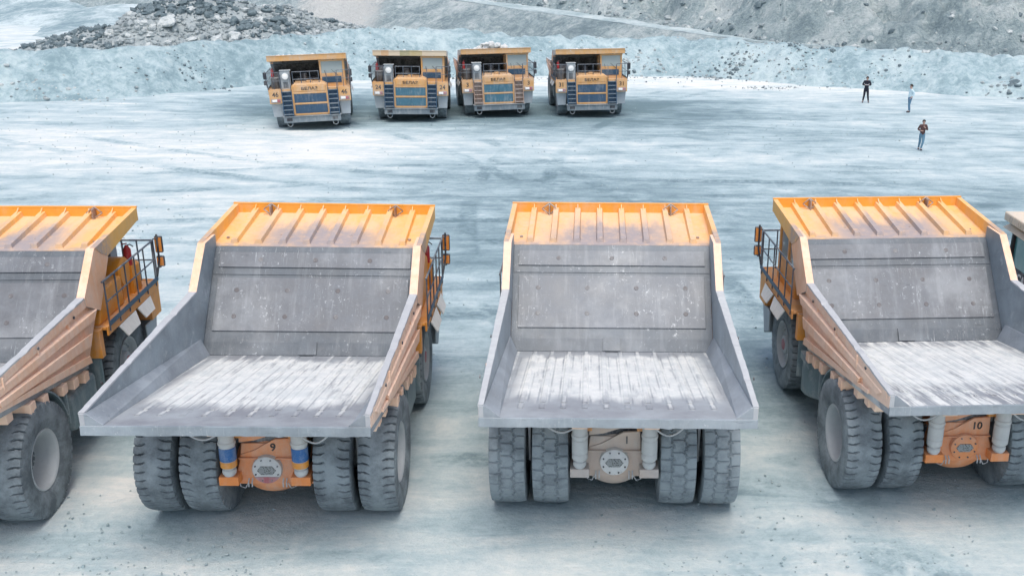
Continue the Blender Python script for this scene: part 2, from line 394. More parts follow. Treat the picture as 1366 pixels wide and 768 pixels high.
def empty(name,loc=(0,0,0),rot=(0,0,0)):
    o=bpy.data.objects.new(name,None); C.objects.link(o); o.location=loc; o.rotation_euler=rot; o.empty_display_size=.3
    return o
def text(name,s,size,loc,rot,k,parent,depth=.006,sx=1):
    cu=bpy.data.curves.new(name,'FONT'); cu.body=s; cu.size=size; cu.extrude=depth; cu.align_x='CENTER'; cu.align_y='CENTER'; cu.offset=size*.02
    t=bpy.data.objects.new(name,cu); C.objects.link(t)
    bpy.context.view_layer.update()
    me=bpy.data.meshes.new_from_object(t.evaluated_get(bpy.context.evaluated_depsgraph_get()))
    bpy.data.objects.remove(t)
    mat=Matrix.Translation(loc)@rot.to_4x4()@Matrix.Diagonal((sx,1,1,1))
    me.transform(mat); me.materials.clear(); me.materials.append(M[k]); me.name=name
    o=bpy.data.objects.new(name,me); C.objects.link(o); o.parent=parent
    return o

# ---------------------------------------------------------------- dump truck
R=1.085; WB=4.68
def zf(y): return 1.96+(2.45-y)*.176
def tyre_mesh(kind):
    W=.33; rim=.56
    prof=[]   # (x/W, r, treadness)
    prof+=[(-.80,rim,0),(-.92,rim+.06,0),(-1.0,.74,0),(-1.02,.86,0),(-1.0,.95,0),(-.985,1.0,.5)]
    nt=20
    for i in range(nt+1):
        u=-1+2*i/nt; prof.append((u*.96,R-.03*abs(u)**4-.0,1))
    prof+=[(-a,r,t) for a,r,t in reversed(prof[:6])]
    NL=42 if kind=='lug' else 30
    SP=10; na=NL*SP
    vs=[]
    for i in range(na):
        ph=i/SP; a=2*PI*i/na
        for (u,r,t) in prof:
            d=0
            if t:
                au=abs(u); sg=0 if u<0 else .5
                if kind=='lug':
                    q=ph+sg+.30*math.sin((au-.3)*3.4)*(1 if u<0 else 1)
                    q=abs((q%1)-.5)
                    w=.045+.085*max(0,au-.30)
                    if au>.30 and q<w: d=.055*min(1,(au-.30)*6)
                else:
                    tri=abs(((ph*1.0)%1)-.5)*2-.5
                    for b in (-.36,.36):
                        if abs(u-(b+.14*tri))<.045: d=.035
                    off=.5 if abs(u)<.36+.14*tri*(1 if u>0 else -1) else 0
                    q=abs(((ph+off+.1*u)%1)-.5)
                    if q<.055: d=max(d,.032)
                if t<1: d*=.55
            rr=r-d
            vs.append((u*W,rr*math.cos(a),rr*math.sin(a)))
    m=len(prof); fs=[]
    for i in range(na):
        i2=(i+1)%na
        for j in range(m-1): fs.append((i*m+j,i*m+j+1,i2*m+j+1,i2*m+j))
    mb=MB(); mb.add(vs,fs,'tyre')
    mb.lathe([(-.8*W,rim),(-.8*W,rim-.03),(.8*W,rim-.03),(.8*W,rim)],'tyre',n=48)
    o=mb.obj('tyre'); return o
def rim_mesh(front):
    mb=MB(); 
    if front:   # shallow dish, outboard = +x
        mb.lathe([(.30,.57),(.31,.545),(.29,.52),(.20,.50),(.17,.44),(.17,.30),(.15,.27),(.15,.001)],'rimpaint',n=40)
        mb.lathe([(-.26,.54),(.27,.53)],'rimpaint',n=32)
        for i in range(20):
            a=2*PI*i/20; mb.lathe([(.165,.022),(.21,.022),(.21,.001)],'rimpaint',n=6,c=(0,.39*math.cos(a),.39*math.sin(a)),smooth=False)
    else:
        mb.lathe([(.265,.575),(.285,.555),(.27,.52),(.24,.50),(.10,.485),(-.12,.46),(-.17,.40),(-.18,.001)],'rimpaint',n=44)
        mb.lathe([(-.26,.55),(.26,.55)],'rimpaint',n=32)
    return mb.obj('wheel')
def hub_mesh(front):
    mb=MB()
    if front:
        mb.lathe([(.15,.24),(.26,.22),(.28,.19),(.28,.14)],'rimpaint',n=24)
        mb.lathe([(.281,.14),(.30,.12),(.30,.001)],'redplate',n=20)
    else:
        mb.lathe([(-.175,.44),(-.172,.31)],'hubshade',n=36); mb.lathe([(-.18,.30),(-.04,.28),(-.02,.25),(-.02,.001)],'hubshade',n=32)  # disc and hub carry the painted recess shade
        for i in range(12):
            a=2*PI*i/12; mb.lathe([(-.02,.018),(.005,.018),(.005,.001)],'rimpaint',n=6,c=(0,.2*math.cos(a),.2*math.sin(a)),smooth=False)
    return mb.obj('hub')
TY={k:tyre_mesh(k) for k in ('lug','block')}
def make_truck():
    T=empty('dump_truck')
    # --- dump body
    mb=MB()
    zr=zf(-2.66)
    for s in (-1,1):
        wall=[(-2.66,zr-.03),(-2.66,3.06),(2.52,3.28),(3.33,4.05),(3.92,4.06),(3.93,3.74),(2.42,1.93)]
        a,b=(2.12*s,2.2*s)
        mb.yz(wall,a,b,'inner','railtop','side')
        # lower wall flares in to the floor: sloping corner plate
        f=[(2.117*s,2.46,zf(2.46)+.36),(1.97*s,2.46,zf(2.46)),(2.117*s,2.46,zf(2.46)-.03)]
        r=[(2.117*s,-2.62,zr+.2),(1.87*s,-2.62,zr),(2.117*s,-2.62,zr-.03)]
        mb.add(f+r,[(0,1,2),(3,5,4),(0,3,4,1),(1,4,5,2),(2,5,3,0)],'chamfer')
        mb.prism([(2.19*s,-2.655,zr-.02),(2.19*s,-2.655,3.065),(2.09*s,-2.655,3.065),(1.85*s,-2.655,zr+.01)],(0,.03,0),'chamfer')
    hb=[(2.45,1.97),(2.60,2.20),(3.86,3.77),(3.96,3.86),(3.99,3.78),(3.9,3.66),(2.68,2.13),(2.5,1.87)]
    mb.yz(hb,-2.115,2.115,'steel','steel')
    mb.yz([(2.505,1.9),(2.70,2.12),(3.92,3.65),(3.97,3.62),(2.77,2.09),(2.57,1.85)],-2.1,2.1,'undershade')  # outer headboard sheet, coloured dark as shade below the canopy
    # outer verticals behind the headboard
    for x in (-1.4,-.5,.5,1.4): mb.yz([(2.75,2.08),(3.85,3.5),(3.95,3.5),(2.85,2.05)],x-.07,x+.07,'undershade')
    body=mb.obj('dump_body',T,.008)
    # outer side structure, one mesh per side
    for s in (-1,1):
        mb=MB()
        def slab(pts,x0,x1,k='side',inset=.03):
            lo=[(x0*s,y,z) for y,z in pts]; cy=sum(p[0] for p in pts)/len(pts); cz=sum(p[1] for p in pts)/len(pts)
            hi=[]
            for y,z in pts: hi.append(((2.203+(x1-2.203)*min(1,max(0,(y+2.75)/2.3)))*s,y,z+(inset if z<cz else -inset)))
            n=len(pts); mb.add(lo+hi,[tuple(range(n))[::-1],tuple(range(n,2*n))]+[(i,(i+1)%n,n+(i+1)%n,n+i) for i in range(n)],k)
        slab([(-2.50,3.06),(2.50,3.27),(2.66,3.10),(-2.50,2.93)],2.196,2.27,inset=.004)
        slab([(-2.3,3.0),(2.96,2.95),(2.78,2.70),(-2.1,2.885)],2.196,2.30,inset=.045)
        slab([(-1.25,2.80),(2.58,2.49),(2.44,2.27),(-1.2,2.69)],2.196,2.295,inset=.04)
        slab([(-1.7,2.745),(2.36,2.12),(2.42,1.95),(-1.7,2.675)],2.196,2.28,inset=.012)
        for y in (1.7,.35,-1.0): mb.box(min(2.197*s,2.25*s),max(2.197*s,2.25*s),y,y+.045,2.88,3.09,'side')
        for y in (1.9,.3,-1.6): mb.lathe([(0,.03),(.02,.03),(.02,.001)],'dark',n=10,c=(2.272*s if s>0 else -2.292,y,3.11),smooth=False)
        mb.yz([(2.505,3.285),(3.315,4.085),(3.97,4.10),(3.96,3.7),(3.2,2.80),(2.52,3.12)],2.116*s,2.276*s,'inner',['side','side','side','inner','inner','inner'],'side')
        rl=random.Random(5 if s>0 else 6); nS=40; vs=[]
        for i in range(nS+1):
            t=i/nS; y=-2.645+t*5.155; zz=3.058+t*.222; xo=2.21+t*.064; j1,j2=rl.uniform(-.004,.005),rl.uniform(-.005,.004)
            if rl.random()<.08: j2-=.025
            vs+=[(2.112*s,y,zz-.01),((xo+j1)*s,y,zz-.01),((xo-.006+j1)*s,y,zz+.024+j2),(2.116*s,y,zz+.024+j2*.7)]
        fs=[]
        for i in range(nS):
            a_=4*i; fs+=[(a_+k,a_+(k+1)%4,a_+4+(k+1)%4,a_+4+k) for k in range(4)]
        fs+=[(0,1,2,3),(4*nS,4*nS+3,4*nS+2,4*nS+1)]
        mb.add(vs,fs,'railtop')
        mb.obj('side_rail',body,.01)
    # floor
    mb=MB()
    mb.hexa([(-2.15,2.5,zf(2.5)-.14),(2.15,2.5,zf(2.5)-.14),(2.19,-2.64,zr-.15),(-2.19,-2.64,zr-.15)][::-1],
            [(-2.15,2.5,zf(2.5)),(2.15,2.5,zf(2.5)),(2.19,-2.64,zr),(-2.19,-2.64,zr)][::-1],'floor')
    for i in range(10):
        x=(i-4.5)*.352
        for y0,y1 in ((2.38,-1.72),(-1.86,-2.08)):
            mb.hexa([(x-.075,y0,zf(y0)-.008),(x+.075,y0,zf(y0)-.008),(x+.075,y1,zf(y1)-.008),(x-.075,y1,zf(y1)-.008)],
                    [(x-.035,y0,zf(y0)+.02),(x+.035,y0,zf(y0)+.02),(x+.035,y1,zf(y1)+.02),(x-.035,y1,zf(y1)+.02)],'floor')
    mb.prism([(-.18,2.44,1.985),(.18,2.44,1.985),(.18,2.60,2.215),(-.18,2.60,2.215)],(0,-.02,.015),'steel')
    mb.obj('floor_plate',body)
    mb=MB()   # rear lip
    if 0: mb.hexa([(-2.2,-2.70,zr-.17),(2.2,-2.70,zr-.17),(2.2,-2.642,zr-.17),(-2.2,-2.642,zr-.17)],[(-2.2,-2.68,zr+.012),(2.2,-2.68,zr+.012),(2.2,-2.642,zr+.008),(-2.2,-2.642,zr+.008)],'chamfer')
    rl=random.Random(11); nS=44
    jit=[(rl.uniform(-.005,.005),rl.uniform(-.004,.004)) for _ in range(nS+1)]
    for i in range(nS+1): jit[i]=(jit[i][0],jit[i][1]-(.018 if rl.random()<.07 else 0))
    top=[];bot=[]
    for i in range(nS+1):
        xx=-2.2+4.4*i/nS; a_,b_=jit[i]
        top+= [(xx,-2.685+a_,zr+.010+b_*.6),(xx,-2.642,zr+.008+b_*.25)]; bot+=[(xx,-2.70+a_,zr-.145+b_),(xx,-2.642,zr-.145+b_)]
    vs=top+bot; o_=len(top); fs=[]
    for i in range(nS):
        k0=2*i; fs+=[(k0,k0+2,k0+3,k0+1),(o_+k0,o_+k0+1,o_+k0+3,o_+k0+2),(k0,o_+k0,o_+k0+2,k0+2),(k0+1,k0+3,o_+k0+3,o_+k0+1)]
    fs+=[(0,1,o_+1,o_),(2*nS,o_+2*nS,o_+2*nS+1,2*nS+1)]
    mb.add(vs,fs,'inner'); mb.obj('rear_lip',body,.006)
    # liners
    def hbp(t,off): # point on headboard face, t along from lower bend
        y=2.60+t*(3.86-2.60); z=2.20+t*(3.77-2.20); n=Vector((0,-1.57,1.26)).normalized()
        return y+n.y*off, z+n.z*off
    def liner(t0,t1,hw,nb,rows):
        mb=MB(); a0,a1,b0,b1=hbp(t0,-.01),hbp(t1,-.01),hbp(t0,.028),hbp(t1,.028)
        mb.hexa([(-hw,*a0),(hw,*a0),(hw,*a1),(-hw,*a1)],[(-hw,*b0),(hw,*b0),(hw,*b1),(-hw,*b1)],'liner')
        nn=Vector((0,-1.57,1.26)).normalized()
        for r in rows:
            for i in range(nb):
                x=(i-(nb-1)/2)*(2*hw*.79/(nb-1) if nb>3 else hw*.57)
                c=Vector((x,*hbp(t0+(t1-t0)*r,.026))); ex=Vector((1,0,0)); ey=nn.cross(ex)
                k=12; vs=[c+nn*.006+ex*.045*math.cos(2*PI*j/k)+ey*.045*math.sin(2*PI*j/k) for j in range(k)]
                vs+=[c-nn*.005+ex*.065*math.cos(2*PI*j/k)+ey*.065*math.sin(2*PI*j/k) for j in range(k)]
                mb.add(vs,[tuple(range(k))]+[(j,(j+1)%k,k+(j+1)%k,k+j) for j in range(k)],'bolt')
        mb.obj('headboard_liner',body,.006)
    liner(.115,.70,1.98,4,(.27,.76)); liner(.815,.985,2.0,3,(.5,))
    mb=MB()
    for t0,t1,o in ((.735,.785,.014),):
        a0,a1,b0,b1=hbp(t0,-.01),hbp(t1,-.01),hbp(t0,o),hbp(t1,o)
        mb.hexa([(-2.09,*a0),(2.09,*a0),(2.09,*a1),(-2.09,*a1)],[(-2.09,*b0),(2.09,*b0),(2.09,*b1),(-2.09,*b1)],'steel')
    mb.obj('headboard_strip',body)
    # canopy
    mb=MB()
    def zc(y): return 3.862+(y-3.96)*.125
    mb.hexa([(-2.2,3.95,zc(3.95)-.07),(2.2,3.95,zc(3.95)-.07),(2.2,5.9,zc(5.9)-.07),(-2.2,5.9,zc(5.9)-.07)],[(-2.2,3.95,zc(3.95)),(2.2,3.95,zc(3.95)),(2.2,5.9,zc(5.9)),(-2.2,5.9,zc(5.9))],'canopy')
    for s in (-1,1):
        mb.yz([(3.34,4.088),(5.905,4.30),(5.905,4.02),(3.93,3.75),(3.6,3.9)],2.178*s,2.286*s,'canopy')
    mb.box(-2.285,2.285,5.90,5.935,4.0,4.315,'flange')
    mb.box(-2.29,2.29,5.895,5.965,4.30,4.33,'flange')
    mb.hexa([(-2.17,3.98,zc(3.98)-.078),(2.17,3.98,zc(3.98)-.078),(2.17,5.88,zc(5.88)-.078),(-2.17,5.88,zc(5.88)-.078)],[(-2.17,3.98,zc(3.98)-.068),(2.17,3.98,zc(3.98)-.068),(2.17,5.88,zc(5.88)-.068),(-2.17,5.88,zc(5.88)-.068)],'undershade')  # thin sheet added to make the canopy underside look deeply shaded
    xs=[(i-3.5)*.508 for i in range(8)]
    for x in xs:
        w=.085
        mb.hexa([(x-w,4.06,zc(4.06)-.02),(x+w,4.06,zc(4.06)-.02),(x+w,5.9,zc(5.9)-.02),(x-w,5.9,zc(5.9)-.02)],
                [(x-w*.7,4.10,zc(4.1)+.085),(x+w*.7,4.10,zc(4.1)+.085),(x+w*.7,5.9,zc(5.9)+.11),(x-w*.7,5.9,zc(5.9)+.11)],'canopy')
        mb.prism([(x-.012,5.9,4.30),(x-.012,5.9,zc(5.9)+.1),(x-.012,5.72,zc(5.7)+.1)],(.024,0,0),'canopy')
    for x in (-1.98,-.9,.6,1.9): # small drain stubs
        mb.lathe([(0,.035),(.03,.035),(.03,.02),(0,.02)],'rust',axis='z',n=10,c=(x,4.35 if abs(x)>1 else 4.6,zc(4.4)+.0),smooth=False)
    for x in (-1.5,-.5,.5,1.5): mb.hexa([(x-.05,4.1,3.74),(x+.05,4.1,3.74),(x+.05,5.8,3.96),(x-.05,5.8,3.96)],[(x-.05,4.1,3.81),(x+.05,4.1,3.81),(x+.05,5.8,4.02),(x-.05,5.8,4.02)],'undershade')  # braces under the canopy
    mb.obj('canopy',body,.008)
    for x in (-1.42,1.40):
        mb=MB(); z=4.205; y=5.80
        d=[(x-.17,y,z),(x,y+.04,z+.125),(x+.17,y,z),(x,y-.06,z-.115),(x-.17,y,z)]
        for a,b in zip(d,d[1:]): mb.tube([a,b],.014,'rust',6)
        mb.box(x-.012,x+.012,y-.12,y+.09,z-.13,z+.10,'rust')
        mb.obj('lifting_eye',body)
    # cross bolsters under the floor
    for y in (2.15,1.65,1.15,.35,-.15,-.75,-1.35):
        mb=MB(); z=zf(y)-.145
        h_=2.24 if y>-.5 else 2.12; mb.box(-h_,h_,y-.11,y+.11,z-.20,z-.003,'side'); mb.obj('bolster',body,.01)
    mb=MB()
    for s in (-1,1):
        mb.hexa([(s*.62-.13,-1.5,zf(-1.5)-.55),(s*.62+.13,-1.5,zf(-1.5)-.55),(s*.62+.13,2.4,zf(2.4)-.42),(s*.62-.13,2.4,zf(2.4)-.42)],
                [(s*.62-.13,-1.5,zf(-1.5)-.14),(s*.62+.13,-1.5,zf(-1.5)-.14),(s*.62+.13,2.4,zf(2.4)-.14),(s*.62-.13,2.4,zf(2.4)-.14)],'side')
        mb.hexa([(s*2.02-.1,-1.8,zf(-2)-.38),(s*2.02+.1,-1.8,zf(-2)-.38),(s*2.02+.1,-1.55,zf(-2)-.38),(s*2.02-.1,-1.55,zf(-2)-.38)],
                [(s*2.02-.12,-1.9,zf(-2)-.16),(s*2.02+.12,-1.9,zf(-2)-.16),(s*2.02+.12,-1.5,zf(-2)-.18),(s*2.02-.12,-1.5,zf(-2)-.18)],'side')
    mb.obj('floor_beam',body,.01)
    for s in (-1,1):   # rock ejectors between the twin tyres
        mb=MB(); x=1.54*s
        mb.hexa([(x-.015,-.55,1.0),(x+.015,-.55,1.0),(x+.015,-.48,1.0),(x-.015,-.48,1.0)],[(x-.03,-.62,2.42),(x+.03,-.62,2.42),(x+.03,-.45,2.42),(x-.03,-.45,2.42)],'hose')
        mb.obj('rock_ejector',T)
    # --- chassis
    mb=MB()
    for s in (-1,1):
        mb.box(s*.52-.12,s*.52+.12,-.5,6.1,1.02,1.42,'frame')
        mb.hexa([(s*.52-.12,-.85,1.75),(s*.52+.12,-.85,1.75),(s*.52+.12,.9,1.42),(s*.52-.12,.9,1.42)],[(s*.52-.12,-.85,2.12),(s*.52+.12,-.85,2.12),(s*.52+.12,.9,1.9),(s*.52-.12,.9,1.9)],'orange')
    mb.box(-1.7,1.7,4.45,4.9,.75,1.15,'frame')
    mb.lathe([(-1.75,.16),(1.75,.16)],'frame',n=16,c=(0,1.4,1.2))
    mb.box(-1.0,1.0,2.7,4.4,.8,1.55,'dark'); mb.box(-.9,.9,3.3,6.2,1.6,2.25,'dark')
    mb.box(-2.0,2.0,3.22,3.45,1.5,2.3,'frame')
    mb.obj('chassis',T,.015)
    # --- axle housing seen from behind
    mb=MB()
    mb.hexa([(-.80,-.86,.86),(.80,-.86,.86),(.80,.3,.86),(-.80,.3,.86)],[(-.80,-.84,1.03),(.80,-.84,1.03),(.80,.3,1.03),(-.80,.3,1.03)],'orange')
    mb.hexa([(-.52,-.85,1.0),(.52,-.85,1.0),(.6,.4,1.0),(-.6,.4,1.0)],[(-.44,-.78,1.62),(.44,-.78,1.62),(.5,.4,1.62),(-.5,.4,1.62)],'orange')
    mb.prism([(-.48,-.82,1.34),(.48,-.82,1.34),(.46,-.82,1.74),(.16,-.82,1.72),(-.02,-.82,1.62),(-.22,-.82,1.50),(-.46,-.82,1.42)],(0,.06,0),'orange')
    mb.prism([(-.46,-.84,1.66),(-.2,-.84,1.70),(.1,-.84,1.80),(.46,-.84,1.80),(.46,-.84,2.12),(-.46,-.84,2.12)],(0,.06,0),'orange')
    mb.box(-.55,.55,-.74,-.60,1.60,2.34,'dark')
    mb.box(-.50,.50,-.88,-.70,2.12,2.36,'orange')
    mb.lathe([(-1.75,.30),(1.75,.30)],'frame',n=24,c=(0,0,R))
    mb.box(-.49,.49,-.875,-.80,1.35,1.375,'orange')
    mb.lathe([(-.2,.66),(-.55,.62),(-.72,.52),(-.80,.38),(-.82,.27)],'orange','y',36,(0,0,1.16))
    for s in (-1,1): mb.hexa([(s*.50-.06,-.86,1.03),(s*.50+.06,-.86,1.03),(s*.50+.06,-.5,1.03),(s*.50-.06,-.5,1.03)],[(s*.42-.05,-.80,1.36),(s*.42+.05,-.80,1.36),(s*.42+.05,-.5,1.36),(s*.42-.05,-.5,1.36)],'orange')
    ax=mb.obj('axle_housing',T,.015)
    mb=MB(); mb.lathe([(-.80,.27),(-.905,.255),(-.92,.235),(-.92,.001)],'orange',axis='y',n=32,c=(0,0,1.16))
    for i in range(8):
        a=PI/8+2*PI*i/8; mb.lathe([(-.92,.016),(-.935,.016),(-.935,.001)],'dark',axis='y',n=6,c=(.21*math.cos(a),0,1.16+.21*math.sin(a)),smooth=False)
    mb.obj('axle_cover',ax)
    mb=MB(); mb.prism([(-.165,-.923,1.16),(-.10,-.923,1.24),(.10,-.923,1.24),(.165,-.923,1.16),(.10,-.923,1.08),(-.10,-.923,1.08)],(0,-.012,0),'mesh'); mb.obj('grille',ax)
    for s in (-1,1):
        mb=MB(); x=s*.30
        for dx in (-.03,.03): mb.tube([(x+dx,-.87,.98),(x+dx,-.93,.93),(x+dx,-.93,.84)],.011,'hose',6)
        mb.tube([(x+s*.05,-.9,.9),(x+s*.10,-.9,.80),(x+s*.18,-.9,.83),(x+s*.2,-.88,.98)],.009,'hose',6)
        mb.obj('hose',ax)
    for s in (-1,1):
        mb=MB(); x=s*.62; y=-.98
        mb.lathe([(1.26,.001),(1.26,.115),(1.28,.135),(2.10,.135),(2.14,.11),(2.14,.001)],'strut','z',24,(x,y,0))
        mb.lathe([(1.06,.095),(1.30,.095)],'strut','z',20,(x,y,0))
        mb.lathe([(1.14,.11),(1.16,.12),(1.22,.12),(1.24,.10)],'strut','z',20,(x,y,0))
        mb.lathe([(1.70,.137),(1.71,.150),(1.76,.150),(1.77,.137)],'strut','z',20,(x,y,0))
        mb.box(x-.17,x+.17,y-.10,y+.2,.94,1.11,'orange')
        mb.box(x-.12,x+.12,y-.10,y+.3,2.1,2.32,'orange')
        st=mb.obj('suspension_strut',T,.01)
        mb=MB(); mb.lathe([(1.41,.137),(1.415,.142),(1.66,.142),(1.665,.137)],'strut','z',24,(x,y,0)); mb.obj('strut_band',st)
        mb=MB(); mb.lathe([(1.285,.137),(1.29,.141),(1.40,.141),(1.405,.137)],'strut','z',24,(x,y,0)); mb.obj('strut_collar',st)
        mb=MB(); pts=[]
        x0,x1=(s*1.25,s*.66)
        for i in range(11):
            t=i/10; pts.append((x0+(x1-x0)*t,-1.20+.05*t,2.06-.06*t-(.20 if s>0 else .15)*math.sin(PI*t)))
        mb.tube(pts,.016,'hose',6); mb.obj('cable',T)
    # --- wheels (rim mesh > tyre, hub)
    for (x,y,front,flip) in ((-1.93,0,0,1),(-1.15,0,0,0),(1.15,0,0,1),(1.93,0,0,0),(-1.83,WB,1,1),(1.83,WB,1,0)):
        w=WH[front].copy(); C.objects.link(w); w.parent=T; w.location=(x,y,R-.02)
        spin=random.random()*6
        w.rotation_euler=(spin,0,PI if flip else 0)
        for src in (TY['lug'],HB[front]):
            c=src.copy(); C.objects.link(c); c.parent=w
    # --- side tanks and guards behind the front wheels
    mb=MB(); mb.lathe([(-.02,.001),(0,.42),(.06,.48),(.74,.48),(.80,.42),(.82,.001)],'tank','z',28,(-1.74,2.45,.80)); mb.box(-2.2,-1.3,2.1,2.8,1.5,1.66,'tank'); 
    mb.obj('fuel_tank',T)
    mb=MB(); mb.lathe([(0,.001),(0,.33),(.05,.36),(.70,.36),(.75,.33),(.75,.001)],'tank','z',24,(-1.74,1.58,1.02)); mb.obj('air_tank',T)
    mb=MB(); mb.box(1.25,2.14,1.55,2.85,.82,1.62,'tank'); mb.obj('hydraulic_tank',T,.12)
    for s in (-1,1):
        mb=MB(); mb.box(*sorted((s*1.55,s*2.2)),3.02,3.06,.95,1.85,'tank'); mb.box(*sorted((s*1.5,s*2.26)),2.98,3.16,1.82,2.42,'orange'); mb.obj('mud_flap',T,.01)
        mb=MB(); mb.box(*sorted((s*1.4,s*2.2)),1.22,1.26,1.2,2.0,'tank')
        pts=[];  # guard hood arching over the rear tyre front
        for i in range(9):
            a=.25+1.0*i/8; pts.append((1.20*math.cos(a),R+1.2*math.sin(a)))
        for (y0,z0),(y1,z1) in zip(pts,pts[1:]):
            mb.hexa([(s*1.5,y0,z0),(s*2.2,y0,z0),(s*2.2,y1,z1),(s*1.5,y1,z1)],[(s*1.5,y0+.03,z0+.02),(s*2.2,y0+.03,z0+.02),(s*2.2,y1+.03,z1+.02),(s*1.5,y1+.03,z1+.02)],'tank')
        mb.obj('wheel_guard',T)
    # --- front deck
    DZ=2.42
    mb=MB()
    mb.box(-2.32,2.32,3.2,6.45,DZ-.06,DZ,'orange')
    for s in (-1,1):
        mb.box(*sorted((s*2.322,s*2.36)),3.2,6.47,DZ-.18,DZ+.02,'orange')
    mb.box(-2.36,-1.03,6.452,6.48,DZ-.14,DZ+.02,'orange'); mb.box(1.03,2.36,6.452,6.48,DZ-.14,DZ+.02,'orange')
    deck=mb.obj('front_deck',T,.01)
    # side stringers in navy
    for s in (-1,1): mb=MB(); mb.box(*sorted((s*2.362,s*2.385)),3.3,6.45,DZ+.0,DZ+.10,'navy'); mb.obj('toe_board',deck)
    for s in (-1,1):
        mb=MB(); x=s*2.37
        ys=[3.3,3.9,4.5,5.1,5.7,6.3]
        for y in ys: mb.tube([(x,y,DZ-.1),(x,y,DZ+.98)],.017,'navy' if 0 else 'galv',6)
        mb.tube([(x,3.2,DZ+.98),(x,6.4,DZ+.98)],.022,'galv',6); mb.tube([(x,3.3,DZ+.52),(x,6.4,DZ+.52)],.017,'galv',6)
        mb.tube([(x,6.4,DZ+.98),(x,6.42,DZ+.5),(x,6.42,DZ)],.02,'galv',6)
        mb.tube([(x,6.42,DZ+.98),(x*.86,6.42,DZ+.98),(s*1.66,6.42,DZ+.98)],.022,'galv',6); mb.tube([(x,6.42,DZ+.5),(s*1.66,6.42,DZ+.5)],.017,'galv',6)
        for xx in (s*1.66,s*2.0): mb.tube([(xx,6.42,DZ),(xx,6.42,DZ+.98)],.018,'galv',6)
        mb.obj('handrail',T)
    mb=MB()
    for z in (DZ+.98,DZ+.55): mb.tube([(-.62,6.4,z),(.92,6.4,z)],.026,'galv',6)
    for x in (-.6,-.1,.42,.9): mb.tube([(x,6.4,DZ),(x,6.4,DZ+.98)],.024,'galv',6)
    mb.obj('handrail',T)
    # --- hood
    mb=MB()
    mb.box(-1.02,1.02,4.6,6.50,.90,2.62,'orange')
    mb.hexa([(-1.02,4.6,2.62),(1.02,4.6,2.62),(1.02,6.5,2.62),(-1.02,6.5,2.62)],[(-.82,4.6,2.76),(.82,4.6,2.76),(.82,6.44,2.74),(-.82,6.44,2.74)],'orange')
    mb.lathe([(0,.20),(.10,.18),(.12,.001)],'orange','z',16,(0,6.0,2.74))
    for x in (-1.0,1.0): mb.box(x-.05,x+.05,6.502,6.55,.90,2.6,'orange')
    for z in (.93,1.56,2.18): mb.box(-.95,.95,6.502,6.54,z-.05,z+.05,'orange')
    mb.box(-.90,.90,6.502,6.53,2.27,2.56,'orange')
    hood=mb.obj('hood',T,.02)
    for z0,z1 in ((.99,1.50),(1.62,2.12)):
        mb=MB(); mb.box(-.93,.93,6.503,6.515,z0,z1,'navy')
        for i in range(7):
            z=z0+.04+i*(z1-z0-.06)/6.6
            mb.hexa([(-.92,6.515,z),(.92,6.515,z),(.92,6.515,z+.035),(-.92,6.515,z+.035)],[(-.92,6.53,z),(.92,6.53,z),(.92,6.52,z+.03),(-.92,6.52,z+.03)],'navy')
        mb.box(-.012,.012,6.516,6.545,z0,z1,'navy')
        mb.obj('radiator_grille',hood)
    rot=Matrix.Rotation(PI,3,'Z')@Matrix.Rotation(PI/2,3,'X')
    text('badge','БЕЛАЗ',.235,(0,6.535,2.42),rot,'letter',hood,.01,1.25)
    # --- bumper, ladders
    mb=MB(); mb.box(-1.65,1.65,6.25,6.78,.50,.84,'bumpersteel')
    for s in (-1,1): mb.box(s*1.32-.16,s*1.32+.16,6.782,6.80,.60,.78,'dark')
    mb.box(-1.70,1.70,6.2,6.84,.842,.87,'bumpersteel')
    bp=mb.obj('bumper',T,.03)
    for s in (-1,1):
        mb=MB(); x=s*1.32; mb.tube([(x-.16,6.72,.52),(x-.13,6.74,.34),(x,6.75,.27),(x+.13,6.74,.34),(x+.16,6.72,.52)],.022,'bumpersteel',8); mb.obj('tow_hook',bp)
        mb=MB()
        x0,x1=s*1.06,s*1.60
        lo,hi=(6.74,.87),(6.5,2.44)
        for x in (x0,x1): mb.hexa([(x-.025,lo[0]-.12,lo[1]),(x+.025,lo[0]-.12,lo[1]),(x+.025,lo[0]+.05,lo[1]),(x-.025,lo[0]+.05,lo[1])],[(x-.025,hi[0]-.12,hi[1]),(x+.025,hi[0]-.12,hi[1]),(x+.025,hi[0]+.05,hi[1]),(x-.025,hi[0]+.05,hi[1])],'navy')
        for i in range(6):
            t=(i+.35)/6; y=lo[0]+(hi[0]-lo[0])*t; z=lo[1]+(hi[1]-lo[1])*t
            mb.box(min(x0,x1),max(x0,x1),y-.13,y+.06,z,z+.045,'tread')
        mb.hexa([(min(x0,x1),lo[0]-.16,lo[1]),(max(x0,x1),lo[0]-.16,lo[1]),(max(x0,x1),lo[0]-.13,lo[1]),(min(x0,x1),lo[0]-.13,lo[1])],[(min(x0,x1),hi[0]-.16,hi[1]-.1),(max(x0,x1),hi[0]-.16,hi[1]-.1),(max(x0,x1),hi[0]-.13,hi[1]-.1),(min(x0,x1),hi[0]-.13,hi[1]-.1)],'navy')
        mb.obj('step_ladder',T)
        mb=MB()
        for x in (x0,x1): mb.tube([(x,6.62,2.3),(x,6.6,3.3),(x,6.45,3.4)],.02,'galv',6)
        mb.obj('grab_rail',T)
        # fender box with lamps and running number
        mb=MB(); mb.box(*sorted((s*1.64,s*2.34)),5.85,6.50,1.62,2.358,'orange'); mb.box(*sorted((s*1.70,s*2.28)),6.50,6.515,1.66,1.90,'rust')
        fb=mb.obj('fender_box',T,.025)
